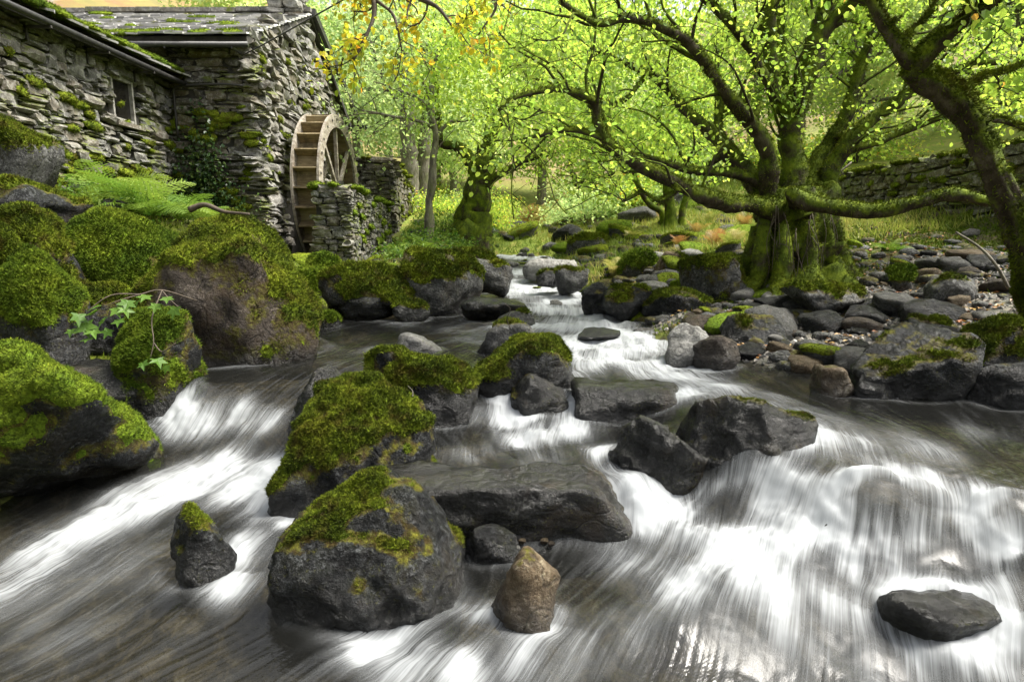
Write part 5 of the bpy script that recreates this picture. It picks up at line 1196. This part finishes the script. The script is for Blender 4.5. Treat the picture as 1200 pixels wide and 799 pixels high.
# crooked tree in the middle distance and its neighbours
T = Tree(303); T.rk = .8; L_ = T.limb
L_([(553,gpy(553,17)+12,17,34),(554,262,17,26),(558,240,17,22),(562,215,17,17),(567,196,17,15),(570,180,17,12),(574,150,17.2,7),(580,100,17.5,5)], 6, 16, .2, .03)
L_([(559,222,17,9),(553,195,17,8),(545,178,17,7),(530,171,16.9,6.5),(517,169,16.8,6),(514,145,16.8,5),(511,108,16.8,4),(505,60,16.8,3)])
L_([(566,226,17,7),(580,208,16.8,5),(600,195,16.6,4),(622,186,16.4,3.5),(648,180,16.2,2.5)])
L_([(570,170,17,6),(600,130,16.6,4.5),(640,100,16.2,3.5),(690,90,16,2.5)])
T.grow(2.2, (1., 2.2), 6, 9, (.4, .8), .03, .3, .16)
T.cloud([pd(T.rng.uniform(500, 690), T.rng.uniform(-10, 150), T.rng.uniform(14.5, 18.5)) for k in range(64)], 150, (.55, .5, .34))
T.build('crooked_tree', 'crooked old tree with thick mossy bole beyond the stream', tuple(pd(554, 262, 17)), 'bark', 'leaf', .092, (.5, .13), 12000)
T = Tree(304); L_ = T.limb
L_([(503,gpy(503,16.2)+6,16.2,6.5),(503,240,16.2,5.),(505,225,16.2,4.6),(508,190,16.2,4.2),(511,160,16.2,4),(506,138,16.2,3.6),(505,105,16.2,3),(512,60,16.2,2.5)])
L_([(511,162,16.2,2.6),(522,148,16.2,2.2),(540,138,16.2,1.6)])
L_([(508,150,16.2,2.4),(490,142,16,2),(460,136,15.8,1.6),(424,130,15.6,1.2)])
L_([(506,130,16.2,2),(480,110,16,1.6),(450,105,15.8,1)])
T.grow(1.6, (.7, 1.5), 5, 7, (.3, .6), .02, .3, .12)
T.cloud([pd(T.rng.uniform(410, 530), T.rng.uniform(10, 170), T.rng.uniform(15, 17.5)) for k in range(20)], 60, (.45, .45, .3))
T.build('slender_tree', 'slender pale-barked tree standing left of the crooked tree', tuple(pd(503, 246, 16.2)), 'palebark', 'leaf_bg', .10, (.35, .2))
T = Tree(305); L_ = T.limb
L_([(480,gpy(480,24)+6,24,13),(480,228,24,11),(480,190,24,10),(478,150,24,9),(474,90,24,7),(470,20,24,5)]); L_([(496,gpy(496,25)+6,25,9),(496,225,25,8),(497,180,25,7),(500,120,25,6),(506,40,25,4)]); L_([(478,140,24,4),(450,90,23.5,3),(430,40,23,2)])
T.grow(1.6, (1.2, 2.6), 5, 8, (.5, 1.), .02, .3, .2)
T.cloud([pd(T.rng.uniform(395, 560), T.rng.uniform(-20, 170), T.rng.uniform(22, 27)) for k in range(60)], 80, (.8, .7, .5))
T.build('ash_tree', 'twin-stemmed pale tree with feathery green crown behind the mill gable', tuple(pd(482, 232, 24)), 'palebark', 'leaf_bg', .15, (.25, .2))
T = Tree(306); L_ = T.limb
L_([(682,gpy(682,22)+8,22,22),(682,262,22,18),(682,250,22,16),(683,232,22,17),(684,222,22,10),(690,180,22,4),(694,140,22,3)]); L_([(684,235,22,5),(672,205,22,3),(664,180,22,2)])
T.grow(1.5, (.6, 1.4), 5, 8, (.3, .6), .02, .45, .12)
T.cloud([pd(683+T.rng.normal(0, 12), 234+T.rng.normal(0, 8), 21.8) for k in range(8)], 40, (.25, .25, .15))
T.build('pollard_stump', 'stumpy pollard with a tuft of browning leaves at the head of the stream', tuple(pd(682, 260, 22)), 'bark', 'bracken', .11, (.35, .25))
T = Tree(307); L_ = T.limb
L_([(787,gpy(787,15)+6,15,9),(786,250,15,7),(784,232,15,6),(781,214,15,5),(776,170,15,4),(770,110,15,3)]); L_([(778,gpy(778,15.5)+6,15.5,5),(776,250,15.5,4),(762,240,15.5,3.4),(750,222,15.5,3),(738,190,15.5,2)]); L_([(799,gpy(799,15)+6,15,5),(800,248,15,4),(806,226,15,3.5),(815,190,15,3),(830,140,15,2)])
T.grow(2.4, (.8, 1.8), 6, 9, (.3, .7), .03, .3, .14)
T.cloud([pd(T.rng.uniform(640, 860), T.rng.uniform(-20, 190), T.rng.uniform(12.5, 16)) for k in range(80)], 130, (.5, .5, .34))
T.build('thicket_tree', 'thin dark-stemmed tree with bright crown seen through the big limbs', tuple(pd(786, 252, 15)), 'bark', 'leaf', .0901, (.48, .14))

# golden overhanging bough at the top, from a tree beside the mill
T = Tree(401); L_ = T.limb
L_([(395,-60,8.5,5),(425,-25,8.2,4),(440,5,8.,3),(428,45,7.8,2),(415,70,7.7,1.4)]); L_([(430,-30,8.2,4),(480,-8,8,3),(510,8,7.8,2),(530,30,7.7,1.2)]); L_([(470,-40,8.2,4),(540,-20,8,3),(580,5,7.8,2),(560,40,7.7,1)])
L_([(440,0,8,2),(462,20,7.9,1.5),(470,60,7.8,1)])
T.grow(4., (.25, .6), 4, 7, (.15, .3), -.05, .2, .06)
T.build('overhanging_bough', 'bough of gold and yellow leaves hanging in front of the mill gable', tuple(pd(395, -60, 8.5)), 'twig', 'leaf_gold', .075, (.35, .25))

# wood behind: three forms, each placed as trees of its own
def wood_tree(seed, H, R, nl, ls, tint):
    rng = np.random.default_rng(seed); T = Tree(seed)
    P = np.array([(0, 0, -.6), (.1, 0, H*.2), (-.15, .1, H*.45), (.1, -.1, H*.8)]); Q = catmull(P, 5); T.wood.append(tube(Q, np.linspace(.26, .07, len(Q)), 8, .1, 2))
    for k in range(9):
        i = rng.integers(4, len(Q)); d = rng.normal(size=3); d[2] = abs(d[2])+.3; d /= np.linalg.norm(d); pts, _ = walk(rng, Q[i], d, R*rng.uniform(.6, 1.1), 6, .2, .03); T.wood.append(tube(pts, np.linspace(.09, .02, 7), 5))
    nc = 80
    for k in range(nc):
        d = rng.normal(size=3); d /= np.linalg.norm(d); r = rng.uniform(.35, 1.05); c = np.array((0, 0, H*.62))+d*np.array((R, R, H*.42))*r
        T.cloud([c], nl//nc, (R*.16, R*.16, R*.10))
    loc = np.zeros(3); V, F = join(T.wood); P = np.concatenate(T.lp); D = np.concatenate(T.ld); Vl, Fl = leaf_quads(P, D, ls, rng, .8)
    tn = np.clip(rng.normal(tint, .2, len(P))+.3*fbm(P*.8, seed, 3), 0, 1)
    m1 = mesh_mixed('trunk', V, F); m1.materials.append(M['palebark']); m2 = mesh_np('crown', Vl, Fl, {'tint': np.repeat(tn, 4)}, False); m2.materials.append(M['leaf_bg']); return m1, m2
FORM = [wood_tree(71, 8.5, 3.4, 15000, .165, .35), wood_tree(72, 10., 3.0, 15000, .165, .6), wood_tree(73, 6.5, 3.6, 13000, .15, .5)]
LAB = ['mid green tree in the wood behind the mill and stream', 'tall yellow-green tree in the wood behind the stream', 'low spreading tree at the meadow edge behind the stream']
WOOD = [(-7.5,31,0),(-4,34,1),(-1.5,38,0),(1.5,33,1),(4.5,36,1),(8,34,0),(11.5,31,1),(15,29,0),(19,32,1),(22,27,2),(6.2,26,2),(11.5,22,1),(15.5,20,0),(13.5,25.5,2),(-11.5,29,1),(-2.7,29,2),(17.5,17,1),(24,22,0),(9.3,42,1),(-8,42,0)]
for i, (x, y, k) in enumerate(WOOD):
    t = empty('woodland_tree', (x, y, gz(x, y)-.1), LAB[k], 'tree', 'trees of the wood behind, form %s' % ('one', 'two', 'three')[k]); t.rotation_euler.z = i*1.7; s = 1+.18*math.sin(i*2.3); t.scale = (s, s, s)
    for nm, me in zip(('trunk', 'crown'), FORM[k]): link(nm, me, None, t)

# rough shrubs and undergrowth at the meadow edge
def shrub_form(seed, R, H, nl, ls, tint, mat):
    rng = np.random.default_rng(seed); T = Tree(seed)
    for k in range(9):
        d = rng.normal(size=3); d[2] = abs(d[2])+.7; d /= np.linalg.norm(d); pts, _ = walk(rng, np.array((0, 0, -.1)), d, H*rng.uniform(.7, 1.1), 5, .2, .02); T.wood.append(tube(pts, np.linspace(.03, .008, 6), 4))
        T.cloud([pts[-1], pts[3], pts[4]+rng.normal(0, .2, 3)], nl//27, (R*.28, R*.28, H*.16))
    V, F = join(T.wood); P = np.concatenate(T.lp); P[:, 2] = np.abs(P[:, 2]); Vl, Fl = leaf_quads(P, np.concatenate(T.ld), ls, rng, .7)
    m1 = mesh_mixed('stems', V, F); m1.materials.append(M['twig']); m2 = mesh_np('foliage', Vl, Fl, {'tint': np.repeat(np.clip(rng.normal(tint, .22, len(P)), 0, 1), 4)}, False); m2.materials.append(M[mat]); return m1, m2
SF = [shrub_form(81, 1.1, 1.3, 2200, .10, .4, 'leaf_bg'), shrub_form(82, .9, .9, 1800, .09, .5, 'bracken'), shrub_form(83, 1.3, 1.7, 2600, .11, .6, 'leaf')]
SL = ['rounded pale green shrub in the undergrowth beyond the stream', 'low browning bramble bush in the undergrowth beyond the stream', 'tall yellow-green shrub in the undergrowth beyond the stream']
rs = np.random.default_rng(12)
for i in range(34):
    x = rs.uniform(-3.5, 10.5); y = rs.uniform(18.5, 30); k = rs.integers(3)
    if abs(x-.6) < 1.3 and y < 27: continue
    t = empty('shrub', (x, y, gz(x, y)), SL[k], 'shrub', 'shrubs beyond the stream, form %s' % ('one', 'two', 'three')[k]); s_ = rs.uniform(.6, 1.15); t.scale = (s_, s_, s_*rs.uniform(.7, 1.1)); t.rotation_euler.z = rs.uniform(0, 6)
    for nm, me in zip(('stems', 'foliage'), SF[k]): tag(link(nm, me, None, t), kind='stuff' if nm == 'stems' else None)

# ------------------------------------------------------------------ ferns, sprig, twigs, grass
def frond_mesh(L, npairs, seed, wide=.22, tint=.5):
    rng = np.random.default_rng(seed); t = np.linspace(0, 1, npairs+1); x = L*t*np.cos(.35*t); z = L*(.75*t-.62*t*t); C = np.stack([x, np.zeros_like(x), z], 1)
    Vs, Fs, n0 = [], [], 0
    V, F = tube(C, np.linspace(.006, .002, len(C)), 3, cap=False); Vs.append(V); Fs.append(np.vstack([F[:, [0, 1, 2]], F[:, [0, 2, 3]]])); n0 += len(V)
    for i in range(1, npairs+1):
        w = wide*L*1.6*math.sin(math.pi*min(1, (t[i]*.86+.14)))**.8*(1-.25*t[i]); tan = C[i]-C[i-1]; tan /= np.linalg.norm(tan)
        for sd in (-1, 1):
            d = np.array((0, sd, 0))*.9+tan*.45+np.array((0, 0, -.12+rng.normal(0, .06))); d /= np.linalg.norm(d); wd = L/npairs*.52
            for q in range(4):                              # pinnae cut into lobes
                a, b = q/4, (q+1)/4+.03; p0 = C[i]+d*w*a; p1 = C[i]+d*w*b; h = wd*(1-.75*a)
                Vs.append(np.array([p0, p0*.5+p1*.5+tan*h, p1, p0*.5+p1*.5-tan*h])); Fs.append(np.array([(0, 1, 2), (0, 2, 3)])+n0); n0 += 4
    V = np.concatenate(Vs); return V, np.concatenate(Fs)
def fern(name, label, loc, nf, L, seed, mat='fern', group=None):
    t = empty(name, loc, label, 'fern', group); rng = np.random.default_rng(seed)
    for k in range(nf):
        V, F = FR[k % len(FR)]; me = mesh_np('frond', V, F, {'tint': np.clip(rng.normal(.55, .2)+.0*V[:, 0]+V[:, 0]*.3, 0, 1)}, False)
        o = link('frond', me, M[mat], t); s = L*rng.uniform(.7, 1.15); o.scale = (s, s, s); o.rotation_euler = (rng.normal(0, .2), (rng.uniform(-1.15, -.5) if name == 'bracken' else rng.uniform(-.55, .1)), k*6.283/nf+rng.normal(0, .3))
FR = [frond_mesh(1., 22, k) for k in range(3)]
for i, (px, py, D, n, L, lb) in enumerate([(150,236,8.2,11,.62,'tall bright green fern under the outbuilding wall'),(176,246,8.0,10,.58,'bright fern spreading next to the tall fern'),(207,250,8.4,10,.5,'low green fern behind the huge pinkish boulder'),(128,228,9.2,9,.6,'upright fern close against the outbuilding wall'),(112,240,8.3,8,.45,'small fern beside the tall mossy standing stone'),(236,250,9.4,8,.45,'fern in the shade near the ivy'),
        (486,284,13.2,10,.75,'bluish green fern at the foot of the wheel pier'),(498,262,14.5,9,.6,'fern on the bank beyond the wheel pier'),(950,358,7.0,6,.16,'tiny fern on the moss below the big tree'),(1045,268,9.3,9,.36,'pale fern on the bank right of the big tree')]):
    p = pd(px, py, D); p[2] = gz(p[0], p[1])-.02 if D > 6.5 else p[2]; fern('fern', lb, p, n+3, L*(1.35 if i < 6 else 1), 60+i)
for i, (px, py, D) in enumerate([(838,282,11.5),(722,318,10.5),(815,268,13.5),(858,294,10.6),(872,272,13),(741,286,14),(796,286,12.4),(832,262,15),(780,270,16)]):
    p = pd(px, py, D); p[2] = gz(p[0], p[1]); fern('bracken', 'rusty bracken clump on the grassy right bank upstream of the big tree', p, 8, .42, 90+i, 'bracken' if i % 2 == 0 else 'straw', 'bracken clumps on the right bank')

# sycamore sprig hanging over the boulder by the left fall
def lobed_leaf(seed):
    rng = np.random.default_rng(seed); pts = []
    for k, (a, r) in enumerate([(-150, .35), (-118, .72), (-92, .45), (-62, .95), (-30, .5), (0, 1.1), (30, .5), (62, .95), (92, .45), (118, .72), (150, .35)]):
        a = math.radians(a+rng.normal(0, 4)); pts.append((math.cos(a)*r+.25, math.sin(a)*r, .14*abs(math.sin(a))*r-.12*r*r+rng.normal(0, .03)))
    V = np.array([(0, 0, 0)]+pts+[(.3, 0, -.01)])*.5; n = len(pts); c = n+1
    F = [(c, i, i+1) for i in range(1, n)]+[(c, 0, 1), (c, n, 0)]
    return V, np.array(F)
LF = [lobed_leaf(k) for k in range(4)]
sl = pd(175, 350, 4.75); spr = empty('sycamore_sprig', sl, 'broken sprig of lobed green leaves hanging over the mossy boulder', 'sprig')
stems = [[(230,352,4.9),(190,340,4.7),(165,345,4.6),(140,352,4.5),(120,360,4.45)],[(190,340,4.7),(178,372,4.55),(180,400,4.45),(176,420,4.4)],[(165,345,4.6),(130,346,4.5),(100,366,4.4)],[(190,341,4.7),(200,352,4.6),(212,362,4.55)],[(180,402,4.45),(190,412,4.4),(206,402,4.4)]]
V, F = join([tube(catmull([pd(*q) for q in st], 4), np.linspace(.006, .003, 4*(len(st)-1)+1), 5) for st in stems]); link('stem', mesh_mixed('stem', V-sl, F), M['twig'], spr)
rs = np.random.default_rng(6)
for i, (px, py, D, s) in enumerate([(112,372,4.4,.10),(98,384,4.38,.11),(124,378,4.4,.09),(108,392,4.38,.085),(136,366,4.45,.085),(150,358,4.5,.09),(128,392,4.4,.07),(84,392,4.38,.06),(206,366,4.52,.09),(183,362,4.55,.07),(164,356,4.55,.075),(168,430,4.38,.07),(92,374,4.36,.09),(118,364,4.42,.08),(140,380,4.42,.07),(146,366,4.46,.08),(104,402,4.36,.07),(172,352,4.6,.08),(196,354,4.58,.07),(184,426,4.38,.085),(196,434,4.38,.06)]):
    V, F = LF[i % 4]; me = mesh_np('leaf', V, F, {'tint': np.full(len(V), .2+.35*rs.random())}, False); o = link('leaf', me, M['fern'], spr, pd(px, py-6, D)-sl); k = s*1.75; o.scale = (k, k, k)
    o.rotation_euler = (rs.normal(0, .3), .75+rs.normal(0, .3), -math.pi/2+rs.normal(0, .6))

def stick(name, label, pts, r0, r1, mat='twig', cat='stick'):
    P = catmull([pd(*p) for p in pts], 5); V, F = tube(P, np.linspace(r0, r1, len(P)), 6, .15, 3, 12.); loc = P[0]
    tag(link(name, mesh_mixed(name, V-loc, F), M[mat], None, loc), label, cat)
stick('dead_stick', 'bare curved dead stick standing out of the scree by the leaning trunk', [(1182,338,5.9),(1168,312,5.9),(1148,290,6.0),(1120,272,6.1)], .016, .009, 'palebark')
stick('driftwood', 'reddish broken branch lying on top of the huge pinkish boulder', [(222,246,5.8),(240,240,5.8),(262,248,5.75),(292,251,5.7)], .03, .012, 'twig', 'branch')
stick('dead_shoot', 'thin dead shoot rising behind the right limb of the big tree', [(922,300,10),(940,262,10),(965,220,10),(998,190,10)], .03, .012, 'palebark')
stick('bare_twig', 'thin bare twig standing on the pointed grey stone', [(598,384,5.55),(594,374,5.5),(598,362,5.5),(592,356,5.5)], .004, .002)
for pts, lb in (([(478,452,4.2),(484,462,4.02),(474,492,3.95)], 'dry straw lying over the moss of the large capped boulder'),):
    stick('dry_straw', lb, pts, .0025, .0015, 'palebark', 'straw')

# grass, moss fuzz and litter on the banks
def ground_scatter(n, xr, yr, seed, keep):
    rng = np.random.default_rng(seed); x = rng.uniform(*xr, n); y = rng.uniform(*yr, n); z = ground_z(x, y); w = water_z(x, y)
    k = (z > w+.02) & keep(x, y, rng.random(n)); x, y, z = x[k], y[k], z[k]; e = .05
    N = np.stack([-(ground_z(x+e, y)-z)/e, -(ground_z(x, y+e)-z)/e, np.ones(len(x))], 1); N /= np.linalg.norm(N, axis=1, keepdims=True)
    return np.stack([x, y, z], 1), N, rng
def notgravel(x, y, u): return gauss_zone(x, y, GRAVEL) < .25+.6*u
P, N, rng = ground_scatter(52000, (1.2, 7.8), (6.4, 13.), 1, lambda x, y, u: notgravel(x, y, u) & (fbm(np.stack([x*.9, y*.9, 0*x], 1), 5, 3) > -.22))
V, F, t = blades(P, N, .06, .014, rng, .55, .3, np.clip(.45+.5*fbm(P*1.5, 4, 3), 0, 1))
tag(link('bank_moss', mesh_np('bank_moss', V, F, {'tint': t}), M['moss2']), 'thick green moss and turf on the right bank around the tree', 'moss', None, 'stuff')
P, N, rng = ground_scatter(40000, (-6.4, -1.2), (5.2, 16.), 2, lambda x, y, u: (fbm(np.stack([x*.9, y*.9, 0*x], 1), 6, 3) > -.3) & ((x < -2.6) | (y > 8)))
V, F, t = blades(P, N, .07, .016, rng, .6, .3, np.clip(.45+.5*fbm(P*1.5, 4, 3), 0, 1))
tag(link('bank_moss', mesh_np('bank_moss', V, F, {'tint': t}), M['moss2']), 'mossy ground cover on the left bank below the walls', 'moss', None, 'stuff')
P, N, rng = ground_scatter(80000, (-4, 9), (10.5, 27.), 3, lambda x, y, u: (u < .75) & ~((x < -3) & (y < 21)))
V, F, t = blades(P, N, .17, .022, rng, .6, .4, np.clip(.5+.6*fbm(P*.8, 4, 3), 0, 1))
tag(link('meadow_grass', mesh_np('meadow_grass', V, F, {'tint': t}), M['straw']), 'bright rough grass on the banks and meadow upstream', 'grass', None, 'stuff')
P, N, rng = ground_scatter(2600, (1.8, 7), (5.6, 12.), 4, lambda x, y, u: u < 1)
V, F = leaf_quads(P+np.array((0, 0, .02)), rng.normal(size=P.shape)*np.array((1, 1, .15)), .055, rng, .7, 2.)
tag(link('fallen_leaves', mesh_np('fallen_leaves', V, F, {'tint': np.repeat(rng.random(len(P)), 4)}, False), M['litter']), 'scattered brown fallen leaves under the trees', 'leaves', None, 'stuff')
# low leafy plants on the left bank
P, N, rng = ground_scatter(1700, (-6.2, -4.2), (7.2, 12.1), 5, lambda x, y, u: u < 1)
V, F = leaf_quads(P+rng.random((len(P), 1))*np.array((0, 0, .28)), rng.normal(size=P.shape)+np.array((.3, -.3, .3)), .075, rng, .5, .6)
tag(link('bank_herbs', mesh_np('bank_herbs', V, F, {'tint': np.repeat(rng.random(len(P)), 4)}, False), M['fern']), 'low leafy herbs at the foot of the outbuilding wall', 'plants', None, 'stuff')
P, N, rng = ground_scatter(4400, (-2.7, -.4), (12., 19), 6, lambda x, y, u: u < 1)
V, F = leaf_quads(P+rng.random((len(P), 1))*np.array((0, 0, .45)), rng.normal(size=P.shape)+np.array((.3, -.3, .3)), .085, rng, .5, .6)
tag(link('bank_herbs', mesh_np('bank_herbs', V, F, {'tint': np.repeat(rng.random(len(P)), 4)}, False), M['fern']), 'leafy herbs on the bank between the pier and the crooked tree', 'plants', None, 'stuff')
